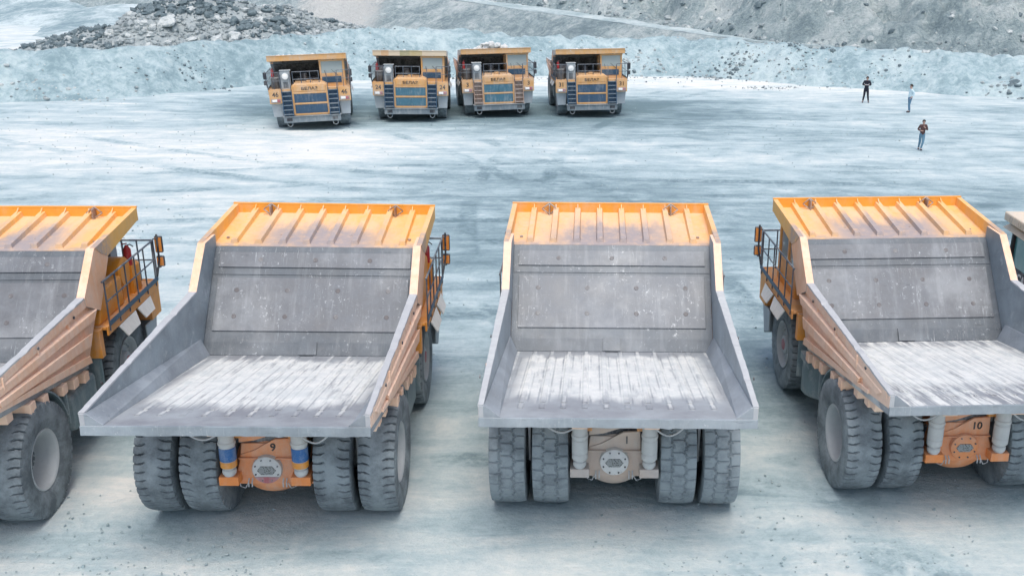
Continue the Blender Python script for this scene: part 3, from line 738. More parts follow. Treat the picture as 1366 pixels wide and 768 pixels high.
        for i,(dx,k) in enumerate(((-.15,'dark'),(.08,'lens'))):
            mb=MB(); cx=s*1.98+dx
            if k=='lens': mb.box(cx-.14,cx+.14,6.50,6.55,1.72,1.86,k)
            else: mb.box(cx-.09,cx+.09,6.50,6.54,1.71,1.87,'redplate')
            mb.obj('headlight',fb,.02)
        text('number_marking','00',.36,(s*1.98,6.503,2.13),rot,'letter',fb)
        # grey mud guard in front of the wheel
        mb=MB(); xa,xb=s*1.62,s*2.30
        mb.hexa([(s*1.70,6.15,.80),(s*2.24,6.15,.80),(s*2.24,6.2,.80),(s*1.70,6.2,.80)],[(xa,6.2,1.61),(xb,6.2,1.61),(xb,6.26,1.61),(xa,6.26,1.61)],'guard')
        mb.hexa([(s*2.20,5.7,1.0),(s*2.24,5.7,1.0),(s*2.24,6.18,.82),(s*2.20,6.18,.82)],[(s*2.26,5.5,1.61),(s*2.30,5.5,1.61),(s*2.30,6.22,1.61),(s*2.26,6.22,1.61)],'guard')
        mb.obj('mud_guard',T,.02)
        # white splash flaps above the front wheel
        for y0,y1 in ((3.75,4.75),(4.9,5.75)):
            mb=MB()
            mb.hexa([(s*2.37,y0,2.24),(s*2.37,y1,2.24),(s*2.50,y1-.16,1.98),(s*2.50,y0+.10,1.98)],[(s*2.39,y0,2.26),(s*2.39,y1,2.26),(s*2.52,y1-.16,2.0),(s*2.52,y0+.10,2.0)],'white')
            mb.obj('splash_flap',T)
        # mirrors
        mb=MB(); mb.tube([(s*2.37,6.42,2.5),(s*2.44,6.5,2.9),(s*2.44,6.5,3.52)],.024,'dark',6)
        for z in (2.72,3.42): mb.tube([(s*2.37,6.42,z),(s*2.46,6.52,z)],.016,'dark',6)
        ma=mb.obj('mirror_arm',T)
        for z0,z1 in ((2.72,2.98),(3.06,3.46)):
            mb=MB(); mb.box(s*2.45-.09,s*2.45+.09,6.53,6.62,z0,z1,'dark'); mr=mb.obj('mirror',ma,.03)
            mb=MB(); mb.box(s*2.45-.075,s*2.45+.075,6.512,6.529,z0+.03,z1-.03,'mirror'); mb.obj('mirror_back',ma,.006)
    # --- cab
    mb=MB()
    x0,x1=-2.12,-.66
    yf,yb=5.72,4.0
    fr=lambda z:yf-.05*max(0,z-3.0)
    # lower shell
    mb.box(x0,x1,yb,yf,DZ,3.05,'orange')
    # corner posts
    for (xa,xb) in ((x0,x0+.11),(x1-.11,x1)):
        mb.box(xa,xb,yf-.12,yf,3.05,3.93,'orange'); mb.box(xa,xb,yb,yb+.14,3.05,3.70,'orange')
        mb.box(xa,xb,4.75,4.86,3.05,3.79,'orange')
    mb.hexa([(x0-.02,yb,3.66),(x1+.02,yb,3.66),(x1+.02,yf+.06,3.88),(x0-.02,yf+.06,3.88)],[(x0-.02,yb,3.73),(x1+.02,yb,3.73),(x1+.02,yf+.06,3.98),(x0-.02,yf+.06,3.98)],'orange')
    mb.box(x0+.11,x1-.11,yb,yb+.05,3.05,3.66,'orange')
    mb.box(x0+.5,x1-.5,4.5,4.9,3.05,3.5,'dark'); mb.box(x0+.5,x1-.5,4.3,4.45,3.1,3.65,'dark')   # seat
    mb.box(x0+.1,x1-.1,5.35,5.66,3.05,3.2,'dark')
    mb.box(x0+.11,x1-.11,yf-.02,yf+.012,3.02,3.18,'orange')
    cab=mb.obj('cab',T,.02)
    mb=MB(); mb.box(x0+.11,x1-.11,yf-.06,yf-.04,3.18,3.90,'glass'); mb.obj('windscreen',cab)
    for xx in (x0+.04,x1-.06):
        mb=MB(); mb.box(xx,xx+.02,4.14,4.75,3.06,3.70,'glass'); mb.box(xx,xx+.02,4.86,yf-.12,3.06,3.82,'glass'); mb.obj('side_window',cab)
    mb=MB(); mb.box(x0+.22,x1-.1,yf+.001,yf+.03,2.62,2.98,'navy')
    for i in range(3): mb.box(x0+.22,x1-.1,yf+.031,yf+.045,2.68+i*.1,2.72+i*.1,'navy')
    mb.obj('front_panel',cab,.008)
    for q0,q1 in (((-1.7,yf+.02,3.05),(-1.35,yf+.03,3.38)),((-1.0,yf+.02,3.05),(-.95,yf+.03,3.35))): mb=MB(); mb.tube([q0,q1],.012,'black',6); mb.obj('wiper',cab)
    # --- right deck equipment
    mb=MB(); mb.box(1.05,1.60,5.85,6.25,DZ,3.46,'greymetal'); 
    for i in range(5): mb.box(1.2,1.48,6.252,6.27,2.50+i*.07,2.535+i*.07,'dark')
    mb.box(1.0,1.64,5.8,6.28,3.46,3.5,'greymetal')
    tw=mb.obj('air_cleaner',T,.03)
    mb=MB(); mb.lathe([(6.252,.21),(6.33,.21),(6.34,.19)],'greymetal','y',24,(1.33,0,3.16)); mb.lathe([(6.325,.19),(6.36,.10),(6.365,.001)],'lens','y',24,(1.33,0,3.16)); mb.obj('work_lamp',tw)
    mb=MB(); mb.hexa([(1.25,3.3,DZ),(2.18,3.3,DZ),(2.18,4.75,DZ),(1.25,4.75,DZ)],[(1.25,3.66,3.08),(2.18,3.66,3.08),(2.18,4.75,3.08),(1.25,4.75,3.08)],'yellow'); mb.obj('hydraulic_box',T,.05)
    mb=MB(); mb.lathe([(1.0,.001),(1.0,.30),(1.04,.34),(2.0,.34),(2.04,.30),(2.04,.001)],'yellow','x',28,(0.1,5.15,3.02)); mb.box(1.25,2.1,4.95,5.35,DZ,2.75,'yellow'); mb.obj('air_receiver',T)
    mb=MB(); mb.lathe([(0,.001),(0,.24),(.04,.27),(.62,.27),(.66,.22),(.66,.001)],'yellow','z',24,(1.95,5.75,DZ)); mb.obj('reservoir',T)
    mb=MB(); mb.lathe([(0,.001),(0,.085),(.36,.085),(.42,.05),(.46,.03),(.46,.001)],'red','z',16,(2.10,5.5,3.08)); mb.tube([(2.1,5.5,3.53),(2.18,5.5,3.56),(2.24,5.52,3.5)],.014,'black',6); mb.tube([(2.0,5.5,3.56),(2.12,5.5,3.58)],.014,'red',6)
    mb.box(2.02,2.18,5.42,5.58,DZ,3.08,'yellow')
    mb.obj('fire_extinguisher',T)
    mb=MB(); mb.box(-.5,.95,3.6,4.4,DZ,2.9,'dark'); mb.lathe([(0,.2),(.5,.2),(.5,.001)],'dark','z',16,(.3,5.2,2.7)); mb.obj('engine_bay_cover',T,.03)
    return T
WH={0:rim_mesh(0),1:rim_mesh(1)}; HB={0:hub_mesh(0),1:hub_mesh(1)}
truck=make_truck()
for o in list(WH.values())+list(HB.values()): bpy.data.objects.remove(o)
KIDS={}
def kids(o): return [c for c in C.objects if c.parent==o]
def copy_tree(o,parent=None,memo=None):
    c=o.copy(); C.objects.link(c)
    if parent: c.parent=parent
    for ch in TREE.get(o.name,[]): copy_tree(bpy.data.objects[ch],c)
    return c
TREE={}
for o in C.objects:
    if o.parent: TREE.setdefault(o.parent.name,[]).append(o.name)
def every(o):
    yield o
    for c in KID.get(o,[]): yield from every(c)
def override(o,k,idx=0):
    o.material_slots[idx].link='OBJECT'; o.material_slots[idx].material=M[k]
NUM={}
def numtext(s):
    if s not in NUM:
        rot=Matrix.Rotation(PI,3,'Z')@Matrix.Rotation(PI/2,3,'X')
        t=text('number_marking',s,.36,(0,0,0),rot,'letter',None); NUM[s]=t.data; bpy.data.objects.remove(t)
    return NUM[s]
GN='orange dump trucks parked nose away in the near row'; GF='orange dump trucks facing the camera in the far row'
SPEC=[ # key, pose(x,y,yaw,roll,pitch), front number, rear number, dust, floor dust, label, group
('L',(-12.048,15.831,.0936,.013,.0048),'',None,.0,.4,'near orange dump truck cut by the left edge, rear tyre with dished rim in view',GN),
('N',(-5.699,16.409,.0395,.0134,.0025),'','9',.02,.0,'near orange dump truck with blue strut bands and number 9 on the axle housing',GN),
('C',(.4796,16.819,-.0003,-.0031,.0002),'','1',.17,.0,'dustiest near dump truck, seen squarely from behind, with pale block tread tyres and pale struts',GN),
('T',(7.0044,17.575,.0511,-.0102,.0074),'','10',.05,1.0,'near orange dump truck at right with number 10 and a dust covered body floor',GN),
('46',(-18.10,66.4,3.36,.034,0),'46',None,.06,.6,'far dump truck numbered 46, parked tilted at the left end of the far row',GF),
('24',(-12.103,69.98,3.25,-.0064,0),'24',None,.05,.6,'far dump truck numbered 24 with a patched pale canopy edge',GF),
('3',(-7.343,72.2,3.345,.022,0),'3',None,.08,.6,'far dump truck numbered 3 with rusty brown step ladders and rock debris on its canopy',GF),
('31',(-.793,72.67,3.27,.0162,0),'31',None,.06,.6,'far dump truck numbered 31 at the right end of the far row, dark blue grilles',GF),
]
TR={}
for i,sp in enumerate(SPEC): TR[sp[0]]=truck if i==0 else copy_tree(truck)
KID={}
for o in C.objects:
    if o.parent: KID.setdefault(o.parent,[]).append(o)
ROT=Matrix.Rotation(PI/2,3,'X')
for key,(x,y,a,rl,pt),fn,rn,dust,fd,label,grp in SPEC:
    t=TR[key]; t.location=(x,y,0); t.rotation_euler=(pt,rl,a); tag(t,label,'dump truck',grp)
    for o in list(every(t)):
        b=o.name.split('.')[0]
        if o.type=='MESH':
            o['dust']=dust; o['wear_seed']=3.7*[q[0] for q in SPEC].index(key)+(random.random()*5 if b in('tyre','wheel') else 0)
            if b=='floor_plate': o['floor_dust']=fd
            if b=='tyre':
                o['dust']={'C':.35,'T':.05,'N':.0,'L':-.15}.get(key,.0)
                if key=='C': o.data=TY['block'].data
            if b=='strut_band' and key=='N': override(o,'blueband')
            if b=='strut_collar' and key=='N' and o.matrix_local: override(o,'orange')
            if key=='C' and b in('axle_cover',): override(o,'cover')
            if key=='C' and b in('axle_housing','suspension_strut','strut_band','strut_collar','bolster'): o['dust']=.1 if b=='axle_housing' else .5
            if key=='C' and b=='side_rail': o['dust']=.30
            if key=='C' and b=='canopy': o['dust']=.25
            if b in('axle_housing','axle_cover') and key in('N','T'): o['dust']=.26
            if key=='N' and b=='axle_cover': override(o,'cover')
            if key=='3' and b=='step_ladder':
                for q,s_ in enumerate(o.material_slots): override(o,'rust',q)
            if b in('canopy','fender_box') and key in('46','24','3','31'): o['dust']=.24
            if b=='radiator_grille' and key in('24','3'):
                override(o,'teal')
            if b in('hood','cab','front_deck') and key in('46','24','3','31'): o['dust']={'46':.2,'24':.14,'3':.3,'31':.16}[key]
            if b=='dump_body' and key in('46','24','3','31'): o['dust']=.3
            if b=='canopy' and key in('46','24','3','31'): o['dust']={'46':.2,'24':.34,'3':.26,'31':.2}[key]
        if key in('46','24','3','31') and o.type=='MESH':
            for q,sl_ in enumerate(o.material_slots):
                mn_=sl_.material.name
                if mn_=='orange_paint': override(o,'farorange',q)
                if mn_=='canopy_edge_paint' and key!='24': override(o,'farorange',q)
                if mn_=='canopy_paint': override(o,'whitedust',q)
                if mn_=='deck_yellow_paint': override(o,'oiled',q)
                if key=='24' and mn_=='canopy_edge_paint': override(o,'patched',q)
        if o.type=='MESH' and b in('axle_housing','axle_cover','suspension_strut') and key in('N','C','T','L'):
            for q,sl_ in enumerate(o.material_slots):
                if sl_.material.name=='orange_paint': override(o,'dustyhousing' if key=='C' else 'housing',q)
        if b=='number_marking':
            if fn: o.data=numtext(fn).copy() if False else numtext(fn); s=1 if o.get('sx',1)>0 else -1
    # front numbers sit on the two fender boxes
    for o in list(every(t)):
        if o.name.split('.')[0]=='fender_box':
            for c in KID.get(o,[]):
                if c.name.split('.')[0]=='number_marking':
                    xs=sum(v.co.x for v in o.data.vertices)/len(o.data.vertices)
                    if fn: c.location=(xs,6.503,2.13)
                    else: c['drop']=1
    if rn:
        ah=[o for o in every(t) if o.name.split('.')[0]=='axle_housing'][0]
        n=text('number_marking',rn,.2,(.12 if rn=='9' else .22,-.823,1.56),ROT,'letter',ah)
        n['dust']=.0 if rn!='1' else .3
    if key=='N':
        ah=[o for o in every(t) if o.name.split('.')[0]=='axle_housing'][0]
        mb=MB(); mb.prism([(.25*math.cos(q),-.925,1.16+.25*math.sin(q)) for q in [PI*1.17+i*PI*.66/8 for i in range(9)]],(0,-.006,0),'redplate'); o=mb.obj('painted_plate',ah)
for o in list(C.objects):
    if o.get('drop'): bpy.data.objects.remove(o)
for o in TY.values(): bpy.data.objects.remove(o)

# ---------------------------------------------------------------- rocks
def rock_geo(mb,c,r,k,seed,flat=.75,n=1):
    bm=bmesh.new(); bmesh.ops.create_icosphere(bm,subdivisions=n,radius=1)
    rr=random.Random(seed); o=Vector((rr.random()*90,rr.random()*90,rr.random()*90))
    sx,sy,sz=rr.uniform(.75,1.3),rr.uniform(.75,1.2),rr.uniform(.55,.95)*flat/.75
    q=Matrix.Rotation(rr.random()*6.28,3,'Z')@Matrix.Rotation(rr.uniform(-.5,.5),3,'X')
    vs=[]
    for v in bm.verts:
        d=1+.55*mn.noise(v.co*1.1+o)+.25*mn.noise(v.co*2.7+o)
        p=q@Vector((v.co.x*sx*d,v.co.y*sy*d,v.co.z*sz*d)); vs.append(Vector(c)+p*r)
    fs=[[v.index for v in f.verts] for f in bm.faces]; bm.free()
    mb.add(vs,fs,k,False)
def boulder(name,c,r,k,label,cat='boulder',group=None,seed=0,flat=.75):
    mb=MB(); rock_geo(mb,(0,0,r*.3),r,k,seed,flat,3 if r>.5 else 2)
    o=mb.obj(name); o.location=c; return tag(o,label,cat,group)

# ---------------------------------------------------------------- terrain
def fbm(x,y,s,oct=5,z=0):
    return mn.fractal(Vector((x*s,y*s,z)),1.0,2.0,oct)
def interp(pts,x):
    if x<=pts[0][0]: return pts[0][1]
    for (a,b),(c,d) in zip(pts,pts[1:]):
        if x<=c: return b+(d-b)*(x-a)/(c-a)
    return pts[-1][1]
# ground sheet
def grid(name,xs,ys,zfun,k,smooth=True):
    mb=MB(); nx=len(xs)
    vs=[(x,y,zfun(x,y)) for y in ys for x in xs]
    fs=[(j*nx+i,j*nx+i+1,(j+1)*nx+i+1,(j+1)*nx+i) for j in range(len(ys)-1) for i in range(nx-1)]
    mb.add(vs,fs,k,smooth); return struct(mb.obj(name))
xs=[-600,-300,-150,-80]+[-60+i*.6 for i in range(200)]+[60,80,150,300,600]
ys=[-60,-20,0,6]+[10+i*.45 for i in range(220)]+[112,125,150,200,300,450,700]
def gz(x,y):
    if abs(x)>60 or y>109 or y<10: return 0
    return -.02+.035*fbm(x,y,.35,4)
grid('ground',xs,ys,gz,'ground')
# spoil berm behind the far row
BASE=[(-90,62),(-60,66),(-45.5,68.5),(-41.4,70.3),(-37,72),(-32.9,75.1),(-29,79.8),(-24.4,84.6),(-18.7,87.3),(-12.5,89.6),(-6,90.9),(.7,92.3),(7.6,92.7),(13.9,89.6),(19.7,85.6),(25.2,82.7),(30.3,79.9),(33.6,78.4),(38.5,76.5),(60,70),(90,62)]
TOPZ=[(-48,3.0),(-34,3.15),(-25,3.35),(-19.5,3.8),(-13,3.7),(-6,3.0),(.7,2.9),(8,3.0),(14,2.85),(26,2.85),(32,2.65),(40,2.5)]
def bermz(x,y):
    d=y-interp(BASE,x)+1.1*fbm(x,7,.13,4); H=interp(TOPZ,x)
    if d<-3: return -.4
    if d<5.2: z=-.12+max(0,(d+.3))*H/5.2 if d>-.3 else -.12+ (d+.3)*.12
    elif d<7: z=H-.1
    else: z=H-.1-(d-7)*.62
    z+=(.34*fbm(x,y,.42,6)+.10*fbm(x,y,1.9,4))*min(1,max(0,(d+.6)/1.2))
    z+=.30*fbm(x,3,.55,6)*min(1,max(0,d/4))+(.16*abs(fbm(x,y,1.3,4,6))*min(1,max(0,d/4)))
    return z
mb=MB()
nx=440; nd=46; vs=[]
for i in range(nx):
    x=-80+160*i/(nx-1)
    for j in range(nd):
        y=interp(BASE,x)-1.8+15*j/(nd-1); vs.append((x,y,bermz(x,y)))
fs=[(i*nd+j,(i+1)*nd+j,(i+1)*nd+j+1,i*nd+j+1) for i in range(nx-1) for j in range(nd-1)]
mb.add(vs,fs,'berm',True); struct(mb.obj('embankment'))
# pit wall to the right with a haul ramp climbing left along its foot
RP=[(75,70,2.2),(60,76,2.2),(41,84.5,2.3),(35,87,2.3),(26,91.5,2.5),(20.5,95,2.6),(14.3,100.5,2.7),(-14,128,4.75),(-32,146,6.0),(-60,170,8.0),(-110,200,10)]
def near_rp(x,y):
    best=None
    for (a,b,c),(d,e,f) in zip(RP,RP[1:]):
        ux,uy=d-a,e-b; L=ux*ux+uy*uy
        t=max(0,min(1,((x-a)*ux+(y-b)*uy)/L)); px,py=a+ux*t,b+uy*t
        dd=math.hypot(x-px,y-py); s=1 if (x-a)*uy-(y-b)*ux>=0 else -1
        # positive = behind the line (away from the camera)
        if best is None or dd<best[0]: best=(dd,s,c+(f-c)*t,px)
    return best
def wallz(x,y):
    dd,s,z,px=near_rp(x,y)
    side=-s
    d=dd*(1 if (-side)>0 else -1)
    wid=interp([(-60,9),(-14,8),(10,6),(16,1.5),(30,.8)],px)
    n1=fbm(x,y,.09,6,1.3); n2=fbm(x,y,.33,6,4); n3=fbm(x,y,1.1,4,9)
    if d<0: return z+d*.55*1.0+(.6*n1+.35*n2+.12*n3)*min(1,-d/3)
    if d<wid: return z+.05*n2
    e=d-wid
    return z+e*.62+min(e,4)*.25+(1.5*n1+1.3*n2+.35*n3)*min(1,e/3)
# build as strips that follow the ramp line
def along(u):
    # u in 0..len(RP)-1
    i=min(int(u),len(RP)-2); t=u-i; a,b=RP[i],RP[i+1]
    return [a[k]+(b[k]-a[k])*t for k in range(3)]
pts=[]
for i in range(len(RP)-1):
    a,b=Vector(RP[i]),Vector(RP[i+1]); m=max(2,int((b-a).length/.55))
    for j in range(m): pts.append(a+(b-a)*j/m)
sm=[]
for i in range(len(pts)):
    q=pts[max(0,i-8):i+9]; sm.append(sum(q,Vector())/len(q))
pts=sm
offs=[-26,-20,-15,-11,-8,-6,-4.5,-3.2,-2.2,-1.4,-.7,-.05]
mbL=MB(); mbR=MB(); mbW=MB(); rowsL=[];rowsR=[];rowsW=[]
for i,p in enumerate(pts):
    d=(pts[min(i+1,len(pts)-1)]-pts[max(i-1,0)]); d.z=0; d.normalize()
    nrm=Vector((-d.y,d.x,0))          # d points left/away, turn to face away from camera
    if nrm.y<0: nrm=-nrm
    wid=interp([(-60,7),(-14,5),(8,3.6),(16,1.0),(30,.6)],p.x)*(1+.35*fbm(p.x,2,.25,4))
    l=[]
    for o in offs:
        q=p+nrm*o; n1=fbm(q.x,q.y,.09,6,1.3); n2=fbm(q.x,q.y,.33,6,4)
        l.append((q.x,q.y,p.z+o*.5+(.7*n1+.4*n2)*min(1,-o/3)))
    rowsL.append(l)
    r=[]
    for k in range(6):
        q=p+nrm*wid*k/5; r.append((q.x,q.y,p.z+.06*fbm(q.x,q.y,.4,4)))
    rowsR.append(r)
    w=[]
    for k in range(70):
        e=(k/69)**1.5*44; q=p+nrm*(wid+e-.05)
        n1=fbm(q.x,q.y*.6,.085,6,1.3); n2=fbm(q.x,q.y,.30,6,4); n3=fbm(q.x,q.y,1.0,5,9)
        rise=e*.66+min(e,3)*.2
        ridge=1-abs(fbm(q.x+q.y*.35,q.y*.25,.22,5,12))
        w.append((q.x,q.y,p.z+rise+(2.4*n1+1.6*n2+.6*n3+2.2*(ridge-.7))*min(1,e/4)))
    rowsW.append(w)
for mb_,rows,k in ((mbL,rowsL,'wall'),(mbR,rowsR,'ramp'),(mbW,rowsW,'wall')):
    n=len(rows[0]); vs=[q for r in rows for q in r]
    fs=[(i*n+j,(i+1)*n+j,(i+1)*n+j+1,i*n+j+1) for i in range(len(rows)-1) for j in range(n-1)]
    mb_.add(vs,fs,k,True)
struct(mbL.obj('slope')); struct(mbR.obj('haul_road')); struct(mbW.obj('quarry_wall'))
# far benches on the left
def farz(x,y):
    t=(y-115)/170
    z=-1.5+max(0,y-118)*.05+2.0*fbm(x,y,.018,5,3)+1.0*fbm(x,y,.06,5,8)
    s=max(0,min(1,(y-165)/60)); z+=s*s*24
    b=(x+y*.55)
    z+=1.2*math.sin(b*.10+1.5*fbm(x,y,.012,3))
    return z
grid('hills',[-260+i*3.2 for i in range(90)],[112+i*3 for i in range(70)],farz,'far')

# rubble pile on the left behind the berm
PX0,PX1=-52.5,-24.5
def pilez(x,y):
    cx=interp([(-56,.0),(-52,1.0),(-48,2.4),(-45,2.9),(-43.5,4.4),(-40,5.4),(-36,5.0),(-32,4.4),(-29,4.0),(-26,3.0),(-22,2.1),(-19,1.2),(-16,.3)],x)
    yc=interp([(-55,96),(-40,99),(-22,104)],x)
    d=(y-yc)
    prof=max(0,1-abs(d)/9.0)**.75
    return 1.2*prof+cx*prof+.5*fbm(x,y,.3,5)*prof-.3
mb=MB(); nx=110; ny=60
vs=[(-58+46*i/(nx-1),86+26*j/(ny-1),pilez(-58+46*i/(nx-1),86+26*j/(ny-1))) for j in range(ny) for i in range(nx)]
fs=[(j*nx+i,j*nx+i+1,(j+1)*nx+i+1,(j+1)*nx+i) for j in range(ny-1) for i in range(nx-1)]
mb.add(vs,fs,'rock_grey',True); struct(mb.obj('rubble_mound'))
mb=MB(); rr=random.Random(3)
for i in range(5200):
    x=rr.uniform(-56,-17); yc=interp([(-55,96),(-40,99),(-22,104)],x); y=yc+rr.uniform(-8.5,1.5)
    z=pilez(x,y)
    if z<.6: continue
    hi=z/6.5; dk=fbm(x,y,.16,3,20)
    k='rock_dark' if (hi>.70 and x<-34) or (dk>.12 and rr.random()<.8) or (x<-45 and rr.random()<.6) else ('rock_pale' if rr.random()<.10 else 'rock_grey')
    r=.07+.36*rr.random()**4
    rock_geo(mb,(x,y,z+.05),r,k,i,.75,1)
o=mb.obj('rubble'); o['kind']='stuff'; o['label']='loose broken rock covering the heap behind the berm'
gb='pale angular boulders scattered over the rubble heap'
big=[(-44.5,95,.85),(-41.3,94.6,1.15),(-39.2,95.2,1.35),(-36.8,94.2,.8),(-34.6,94.8,1.1),(-33.2,95.5,.95),(-31.2,95.8,.8),(-29.6,96.6,.7),(-46.6,94.3,.6),(-43.1,96.6,.7),(-37.8,97.6,.75),(-35.4,97.6,.7),(-31.8,98.6,.9),(-28.0,97.9,.7),(-26.6,98.6,.55),(-48.2,94.6,.5),(-40.2,93.6,.55),(-33.9,93.6,.6),(-30.2,94.6,.5),(-42.2,93.4,.5),(-25.0,99.0,.5),(-38.5,93.2,.5)]
for i,(x,y,r) in enumerate(big):
    boulder('boulder',(x,y,pilez(x,y)-.12*r),r*.62,'rock_pale','pale angular boulder lying among dark rubble on the heap behind the berm','boulder',gb,500+i)
gd='dark boulders along the crest of the rubble heap'
for i in range(26):
    x=-43+rr.random()*14; y=interp([(-55,96),(-40,99),(-22,104)],x)-rr.uniform(.5,3.2)
    boulder('dark_boulder',(x,y,pilez(x,y)-.1),.3+.3*rr.random(),'rock_dark','dark boulder on the crest of the rubble heap','boulder',gd,700+i)
# loose stones at the foot of the berm and wall
mb=MB()
def scatter(n,cx,cy,sx,sy,r0,r1,ks,zf_=None):
    for i in range(n):
        x=rr.gauss(cx,sx); y=rr.gauss(cy,sy); z=zf_(x,y) if zf_ else 0
        rock_geo(mb,(x,y,max(z,-.02)),rr.uniform(r0,r1)*(rr.random()*.7+.3),rr.choice(ks),rr.randint(0,99999),.75,1)
# patches on the berm face (dark clods and pale stones)
bz=lambda x,y:max(bermz(x,y),0)
scatter(90,-31.2,79.8,1.2,.9,.04,.17,['rock_dark','rock_dark','rock_grey'],bz)
scatter(70,-38.5,72.6,2.8,.8,.06,.24,['rock_grey','rock_pale','rock_pale'],bz)
scatter(14,-34.5,76,1.2,.8,.08,.22,['rock_dark','rock_grey'],bz)
scatter(130,2.6,94.0,2.8,.9,.06,.24,['rock_grey','rock_grey','rock_pale'],bz)
scatter(120,12.6,92.2,1.4,1.0,.06,.26,['rock_dark','rock_dark','rock_grey'],bz)
scatter(60,17.6,88.4,1.3,.9,.06,.2,['rock_dark','rock_grey'],bz)
scatter(90,24.0,85.6,2.8,1.0,.05,.2,['rock_dark','rock_grey'],bz)
scatter(50,33.5,80.2,1.2,.8,.08,.3,['rock_dark','rock_grey'],bz)
scatter(260,20,92,12,1.6,.06,.2,['rock_grey','rock_pale','rock_dark'],bz)
scatter(420,-15,90,16,2.0,.05,.16,['rock_grey','rock_pale','rock_dark'],bz)
scatter(260,4,99.2,24,.5,.06,.28,['rock_grey','rock_pale','rock_grey'],bz)
scatter(200,24,91.5,9,1.2,.06,.30,['rock_grey','rock_dark','rock_grey'],bz)
scatter(80,14.6,84,1.7,.7,.06,.14,['rock_dark','rock_grey'])
o=mb.obj('loose_stones'); o['kind']='stuff'; o['label']='loose stones strewn over the foot of the berm'
mb=MB()
for i in range(700):
    w=rowsW[rr.randrange(60,len(rowsW)-90)]; q=w[int(rr.random()**1.6*30)]
    rock_geo(mb,q,rr.uniform(.12,.5)*(rr.random()*.8+.25),rr.choice(['rock_grey','rock_dark','rock_grey','rock_pale']),i,.75,1)
o=mb.obj('scree'); o['kind']='stuff'; o['label']='scree and blocks on the quarry wall above the ramp'
# gravel on the yard
mb=MB()
for i in range(2200):
    y=14+58*rr.random()**1.7; x=rr.uniform(-.62,.52)*y-1
    if fbm(x,y,.12,4,33)<-.05: continue
    r=.010+.022*rr.random()**4+.0005*y
    rock_geo(mb,(x,y,0),r,'pebble',i,.6,1)
o=mb.obj('gravel'); o['kind']='stuff'; o['label']='small gravel lying over the pale yard'
boulder('boulder',(33.6,80.6,.5),.62,'rock_dark','lone dark boulder at the foot of the berm near the right edge',seed=901)
boulder('boulder',(5.6,94.2,.55),.42,'rock_dark','small round dark boulder on the berm right of truck 31',seed=902)
boulder('boulder',(28.2,86.6,2.6),.42,'rock_pale','white stone on the berm crest below the right quarry wall',seed=903)

# debris lying on the far canopies
for key,n,lab in (('46',20,'pale crumbs of rock lying on the canopy of truck 46'),('24',22,'pale crumbs of rock lying on the canopy of truck 24'),('3',90,'heap of pale rock debris lying on the canopy of truck 3'),('31',26,'pale crumbs of rock lying on the canopy of truck 31')):
    t=TR[key]; mt=Matrix.Translation(t.location)@t.rotation_euler.to_matrix().to_4x4()
    mb=MB()
    for i in range(n):
        lx=rr.uniform(-1.9,1.9); ly=rr.uniform(4.1,5.7)
        if key=='3': lx=rr.gauss(.3,.8); lx=max(-1.9,min(1.9,lx))
        up=.04+.10*rr.random()
        if key=='3': ly=rr.uniform(4.6,5.75); up=.05+rr.random()*.50*math.exp(-((lx-.3)/1.0)**2)
        else: ly=rr.uniform(5.0,5.75)
        p=mt@Vector((lx,ly,3.88+(ly-3.96)*.125+up))
        rock_geo(mb,p,rr.uniform(.12,.21 if key!='3' else .24),'rock_white',i+len(key)*100,.8,1)
    tag(mb.obj('rock_debris'),lab,'rock debris')

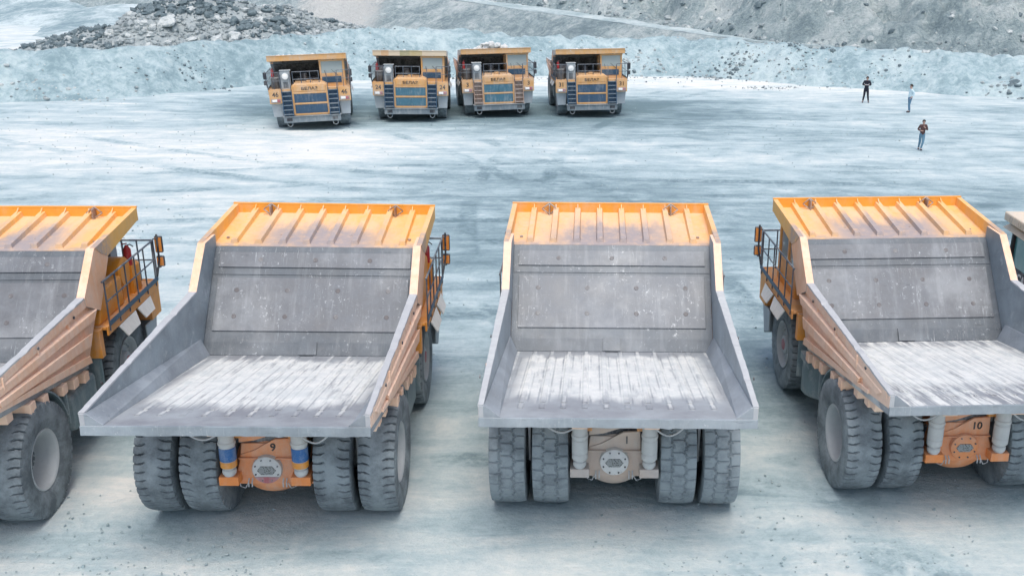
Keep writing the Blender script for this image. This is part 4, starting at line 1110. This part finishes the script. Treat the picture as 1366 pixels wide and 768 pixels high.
# ---------------------------------------------------------------- wheel loader at the right edge
def make_loader(loc,rz):
    T=empty('wheel_loader',loc,(0,0,rz)); tag(T,'cream roofed loader with black cab pillars and teal glass, cut by the right edge','loader')
    # local: front = +y, cab centre at origin
    mb=MB(); mb.box(-.85,.85,-3.2,-.8,1.0,2.3,'cream'); mb.box(-.6,.6,-.8,2.2,.9,1.5,'cream'); mb.box(-.75,.75,-3.5,-3.2,.9,1.9,'dark'); mb.obj('body',T,.08)
    mb=MB(); mb.box(-.80,.80,-.85,.8,1.5,2.44,'dark')
    mb.hexa([(-.80,.8,1.6),(.80,.8,1.6),(.72,1.0,1.7),(-.72,1.0,1.7)],[(-.80,.8,2.44),(.80,.8,2.44),(.72,1.0,2.40),(-.72,1.0,2.40)],'dark')
    for x in (-.76,.76):
        for y0,y1 in ((-.82,-.78),(.76,.72)): mb.tube([(x,y0,2.1),(x*.96,y1,3.38)],.10,'black',10)
    mb.box(-.3,.3,-.5,.0,2.1,2.6,'dark'); mb.box(-.3,.3,-.6,-.45,2.5,3.0,'dark')
    cab=mb.obj('cab',T,.03)
    mb=MB()
    for x in (-.765,.745): mb.box(x,x+.02,-.74,.72,2.445,3.36,'tealglass')
    mb.box(-.72,.72,.755,.775,2.445,3.36,'tealglass'); mb.box(-.72,.72,-.80,-.78,2.445,3.36,'tealglass'); mb.obj('window',cab)
    mb=MB(); mb.box(-1.0,1.0,-1.0,1.0,3.52,3.74,'cream')
    rf=mb.obj('roof',cab,.035)
    for y in (-.55,.0,.55):
        mb=MB(); mb.lathe([(-1.004,.07),(-.985,.07),(-.985,.001)],'dark','x',14,(0,y,3.63)); mb.obj('roof_socket',rf)
    mb=MB(); mb.hexa([(-.95,-1.15,3.30),(.95,-1.15,3.30),(.95,1.15,3.30),(-.95,1.15,3.30)],[(-.85,-1.0,3.42),(.85,-1.0,3.42),(.85,1.0,3.42),(-.85,1.0,3.42)],'cream'); mb.box(-.6,.6,-.8,.8,3.40,3.53,'dark'); mb.obj('visor',cab,.02)
    for s in (-1,1):
        mb=MB(); mb.tube([(s*.82,-.7,2.75),(s*.98,-.7,2.75),(s*.98,-.7,3.2),(s*.84,-.7,3.2)],.018,'black',6); mb.obj('grab_handle',cab)
    text('lettering','CAT',.34,(-.806,-.19,2.25),Matrix.Rotation(-PI/2,3,'Z')@Matrix.Rotation(PI/2,3,'X'),'letterw',cab)
    for s in (-1,1):
        for y in (-2.2,1.6):
            mb=MB(); mb.lathe([(-.16,.36),(-.1,.34),(-.02,.001)],'cream','x',24,(0,0,0)); mb.lathe([(.16,.36),(.1,.34),(.02,.001)],'cream','x',24,(0,0,0)); w=mb.obj('wheel',T); w.location=(s*1.1,y,.82)
            mb=MB(); mb.lathe([(-.2,.36),(-.3,.5),(-.3,.74),(-.25,.8),(.25,.8),(.3,.74),(.3,.5),(.2,.36)],'tyre','x',36)
            for i in range(18):
                a=2*PI*i/18
                for sg in (-1,1):
                    c,sn=math.cos(a),math.sin(a)
                    q=lambda xx,da,r:(xx,r*math.cos(a+da),r*math.sin(a+da))
                    mb.hexa([q(0,-.05,.79),q(sg*.29,.07,.77),q(sg*.29,.17,.77),q(0,.05,.79)],[q(0,-.05,.835),q(sg*.28,.07,.825),q(sg*.28,.17,.825),q(0,.05,.835)],'tyre')
            ty=mb.obj('tyre',w)
    mb=MB()
    for s in (-1,1): mb.hexa([(s*.5-.08,1.2,1.5),(s*.5+.08,1.2,1.5),(s*.5+.08,3.3,.5),(s*.5-.08,3.3,.5)],[(s*.5-.08,1.2,1.8),(s*.5+.08,1.2,1.8),(s*.5+.08,3.4,.75),(s*.5-.08,3.4,.75)],'cream')
    mb.obj('lift_arm',T,.02)
    mb=MB(); mb.yz([(3.3,.95),(3.15,.5),(3.3,.12),(4.3,.03),(4.3,.07),(3.36,.18),(3.24,.5),(3.38,.92)],-1.4,1.4,'cream')
    for s in (-1.4,1.37): mb.yz([(3.3,.95),(3.15,.5),(3.3,.12),(4.25,.05),(4.0,.4)],s,s+.03,'cream')
    mb.obj('bucket',T,.01)
    for o in C.objects:
        if o.parent==T or (o.parent and o.parent.parent==T) or (o.parent and o.parent.parent and o.parent.parent.parent==T): o['dust']=0.0
make_loader((11.36,23.3,.12),-.02)

# ---------------------------------------------------------------- people
def skin(name,joints,edges,k,parent,sub=1):
    me=bpy.data.meshes.new(name); me.from_pydata([j[0] for j in joints],edges,[])
    o=bpy.data.objects.new(name,me); C.objects.link(o)
    m=o.modifiers.new('s','SKIN'); 
    for i,j in enumerate(joints):
        r=j[1]; me.skin_vertices[0].data[i].radius=(r,r) if not isinstance(r,tuple) else r
    me.skin_vertices[0].data[0].use_root=True
    sb=o.modifiers.new('u','SUBSURF'); sb.levels=sub; sb.render_levels=sub
    bpy.context.view_layer.update()
    nm=bpy.data.meshes.new_from_object(o.evaluated_get(bpy.context.evaluated_depsgraph_get()))
    bpy.data.objects.remove(o); nm.name=name; nm.materials.clear(); nm.materials.append(M[k])
    for p in nm.polygons: p.use_smooth=True
    o=bpy.data.objects.new(name,nm); C.objects.link(o); o.parent=parent
    return o
def person(loc,rz,h,legs,arms,lean,top,bot,shoe,label,head_down=0,hairy=True):
    """front = +y. legs: [(hip x, knee(x,y,z), ankle(x,y,z))], arms: [(elbow, wrist)] for left/right, unit height 1.75"""
    P=empty('person',loc,(0,0,rz)); s=h/1.75; P.scale=(s,s,s); tag(P,label,'person')
    L=lean
    pel=(0,0,.95); wai=(0,L*.3,1.10); che=(0,L*.7,1.32); nek=(0,L,1.50); 
    hd=(0,L+.03+head_down*.5,1.60-head_down*.2); ht=(0,L+.03+head_down*.7,1.70-head_down*.3)
    J=[(pel,.13),(wai,.115),(che,.14),(nek,.052),((0,L+.02+head_down*.3,1.56),.06),((0,L+.035+head_down*.5,1.63-head_down*.2),.086),(ht,.06)]
    E_=[(0,1),(1,2),(2,3),(3,4),(4,5),(5,6)]
    sh=[]
    for q,(el,wr) in zip((-1,1),arms):
        i=len(J); J+=[((q*.17,L*.9,1.43),.055),(el,.043),(wr,.03)]; E_+=[(2,i),(i,i+1),(i+1,i+2)]
    for q,(kn,an) in zip((-1,1),legs):
        i=len(J); J+=[((q*.09,0,.88),.085),(kn,.058),(an,.036),((an[0]+q*.02,an[1]+.15,max(.04,an[2]-.05)),.034)]; E_+=[(0,i),(i,i+1),(i+1,i+2),(i+2,i+3)]
    body=skin('body',J,E_,'skin',P,2)
    # garments, slightly larger
    tj=[((0,L*.03,.83),.172),(wai,.137),(che,.162),((0,L*.95,1.47),.075)]; te=[(0,1),(1,2),(2,3)]
    for q,(el,wr) in zip((-1,1),arms):
        i=len(tj); w2=tuple(el[k]+(wr[k]-el[k])*.82 for k in range(3)); tj+=[((q*.175,L*.9,1.42),.075),(el,.062),(w2,.05)]; te+=[(2,i),(i,i+1),(i+1,i+2)]
    skin('jacket' if top in('brown','cblack') else 'shirt',tj,te,top,P,2)
    pj=[((0,0,1.07),.150),((0,0,.87),.152)]; pe=[(0,1)]
    for q,(kn,an) in zip((-1,1),legs):
        i=len(pj); a2=tuple(kn[k]+(an[k]-kn[k])*1.0 for k in range(3)); pj+=[((q*.095,0,.82),.10),(kn,.075),(a2,.055)]; pe+=[(1,i),(i,i+1),(i+1,i+2)]
    skin('trousers',pj,pe,bot,P,2)
    for q,(kn,an) in zip((-1,1),legs):
        z=max(.045,an[2]-.05)
        skin('shoe',[((an[0],an[1]-.05,z),.05),((an[0]+q*.01,an[1]+.07,z),.052),((an[0]+q*.025,an[1]+.19,z-.005),.04)],[(0,1),(1,2)],shoe,P,1)
    # hands: palm, four fingers, thumb
    for q,(el,wr) in zip((-1,1),arms):
        e=Vector(el); w=Vector(wr); d=(w-e).normalized(); side=d.cross(Vector((0,0,1)))
        side=side.normalized() if side.length>.1 else Vector((0,1,0)); nn=side.cross(d)
        pj=[(tuple(w-d*.02),.027),(tuple(w+d*.07),.034)]; pe=[(0,1)]
        for f in range(4):
            i=len(pj); o=side*(f-1.5)*.021; ln=(.06,.075,.07,.052)[f]
            pj+=[(tuple(w+d*.085+o),.0095),(tuple(w+d*(.085+ln*.55)+o+nn*.012),.009),(tuple(w+d*(.085+ln)+o+nn*.035),.0075)]; pe+=[(1,i),(i,i+1),(i+1,i+2)]
        i=len(pj); pj+=[(tuple(w+d*.03-side*.045),.011),(tuple(w+d*.075-side*.06+nn*.015),.0095)]; pe+=[(0,i),(i,i+1)]
        skin('hand',pj,pe,'skin',P,1)
    mb=MB(); hc=Vector((0,L+.035+head_down*.5,1.635-head_down*.2))
    bm=bmesh.new(); bmesh.ops.create_uvsphere(bm,u_segments=20,v_segments=14,radius=1)
    vs=[]
    for v in bm.verts: vs.append(hc+Vector((v.co.x*.097,v.co.y*.112-.018,v.co.z*.112+.03)))
    keep=[[v.index for v in f.verts] for f in bm.faces if f.calc_center_median().z>-.1 and not (f.calc_center_median().y>.45 and f.calc_center_median().z<.45) or (f.calc_center_median().y<-.2 and f.calc_center_median().z>-.65)]
    bm.free(); mb.add(vs,keep,'hair',True); mb.obj('hair',P)
    mb=MB()
    for x in (-.033,.033): mb.lathe([(0,.012),(.008,.001)],'cblack','y',8,(hc.x+x,hc.y+.085,hc.z+.005))
    mb.obj('eyes',P)
    mb=MB(); mb.hexa([(-.016,hc.y+.075,hc.z-.045),(.016,hc.y+.075,hc.z-.045),(.012,hc.y+.112,hc.z-.04),(-.012,hc.y+.112,hc.z-.04)],[(-.007,hc.y+.08,hc.z+.005),(.007,hc.y+.08,hc.z+.005),(.005,hc.y+.088,hc.z+.003),(-.005,hc.y+.088,hc.z+.003)],'skin'); mb.obj('nose',P,.004)
    return P
# person in black looking down at a hand-held controller
p1=person((20.40,75.14,0),PI*.93,1.92,[((-.13,.05,.50),(-.20,-.05,.09)),((.11,.03,.50),(.17,.06,.09))],[((-.27,.02,1.18),(-.08,.27,1.20)),((.27,.02,1.18),(.08,.27,1.20))],.05,'cblack','cblack','shoe','person in black jacket and black trousers standing with head bowed over a small controller',.11)
mb=MB(); mb.box(-.10,.10,.34,.46,1.20,1.24,'gadget'); mb.tube([(-.07,.45,1.23),(-.09,.5,1.32)],.006,'gadget',6); mb.tube([(.07,.45,1.23),(.09,.5,1.32)],.006,'gadget',6)
g=mb.obj('controller'); g.location=p1.location; g.rotation_euler=p1.rotation_euler; g.scale=p1.scale; tag(g,'grey remote controller held by the person in black','controller')
person((22.14,70.13,0),PI*.52,1.90,[((-.09,.06,.49),(-.10,.02,.09)),((.10,-.02,.49),(.11,-.10,.09))],[((-.22,-.16,1.18),(-.20,-.02,.98)),((.24,-.20,1.20),(.13,-.12,.99))],-.02,'shirtblue','jeans','shoe','person in pale blue shirt and blue jeans standing side on and looking left',.0)
person((18.32,55.15,0),PI*.97,1.66,[((-.06,.12,.50),(.02,.12,.09)),((.09,-.02,.50),(.10,-.14,.10))],[((-.25,.02,1.16),(-.04,.24,1.34)),((.27,-.04,1.18),(.12,.20,1.14))],.02,'brown','djeans','shoe','person in brown jacket and faded jeans walking with one hand raised to the chest',.04)

# ---------------------------------------------------------------- camera, light, world
cam=bpy.data.cameras.new('camera'); co=bpy.data.objects.new('camera',cam); C.objects.link(co)
F,TH,H,RO,U0,V0=1322.5763,.346006,9.59965,.010297,103.0875,43.496
co.location=(0,0,H); co.rotation_euler=(Matrix.Rotation(PI/2-TH,3,'X')@Matrix.Rotation(RO,3,'Z')).to_euler()
cam.sensor_width=36; cam.sensor_fit='HORIZONTAL'; cam.lens=F/1366*36; cam.shift_x=-U0/1366; cam.shift_y=V0/1366; cam.clip_end=2000; cam.clip_start=.1
S.camera=co
EL,AZ=math.radians(68),math.radians(170)   # azimuth of the sun measured from +Y clockwise
sd=Vector((math.sin(AZ)*math.cos(EL),math.cos(AZ)*math.cos(EL),math.sin(EL)))
sl=bpy.data.lights.new('sun','SUN'); sl.energy=1.1; sl.angle=math.radians(28); sl.color=(1,.99,.975)
so=bpy.data.objects.new('sun',sl); C.objects.link(so); so.rotation_euler=(-sd).to_track_quat('-Z','Y').to_euler(); so.location=(0,0,60)
w=bpy.data.worlds.new('World'); S.world=w; w.use_nodes=True
nt=w.node_tree; bg=nt.nodes['Background']
sky=nt.nodes.new('ShaderNodeTexSky'); sky.sky_type='NISHITA'; sky.sun_disc=False; sky.sun_elevation=EL; sky.sun_rotation=AZ
sky.air_density=1.0; sky.dust_density=4.0; sky.ozone_density=.25
nt.links.new(sky.outputs[0],bg.inputs[0]); bg.inputs[1].default_value=.15
S.view_settings.view_transform='Standard'; S.view_settings.look='None'; S.view_settings.exposure=.40; S.view_settings.gamma=1
S.render.engine='CYCLES'; S.cycles.max_bounces=6
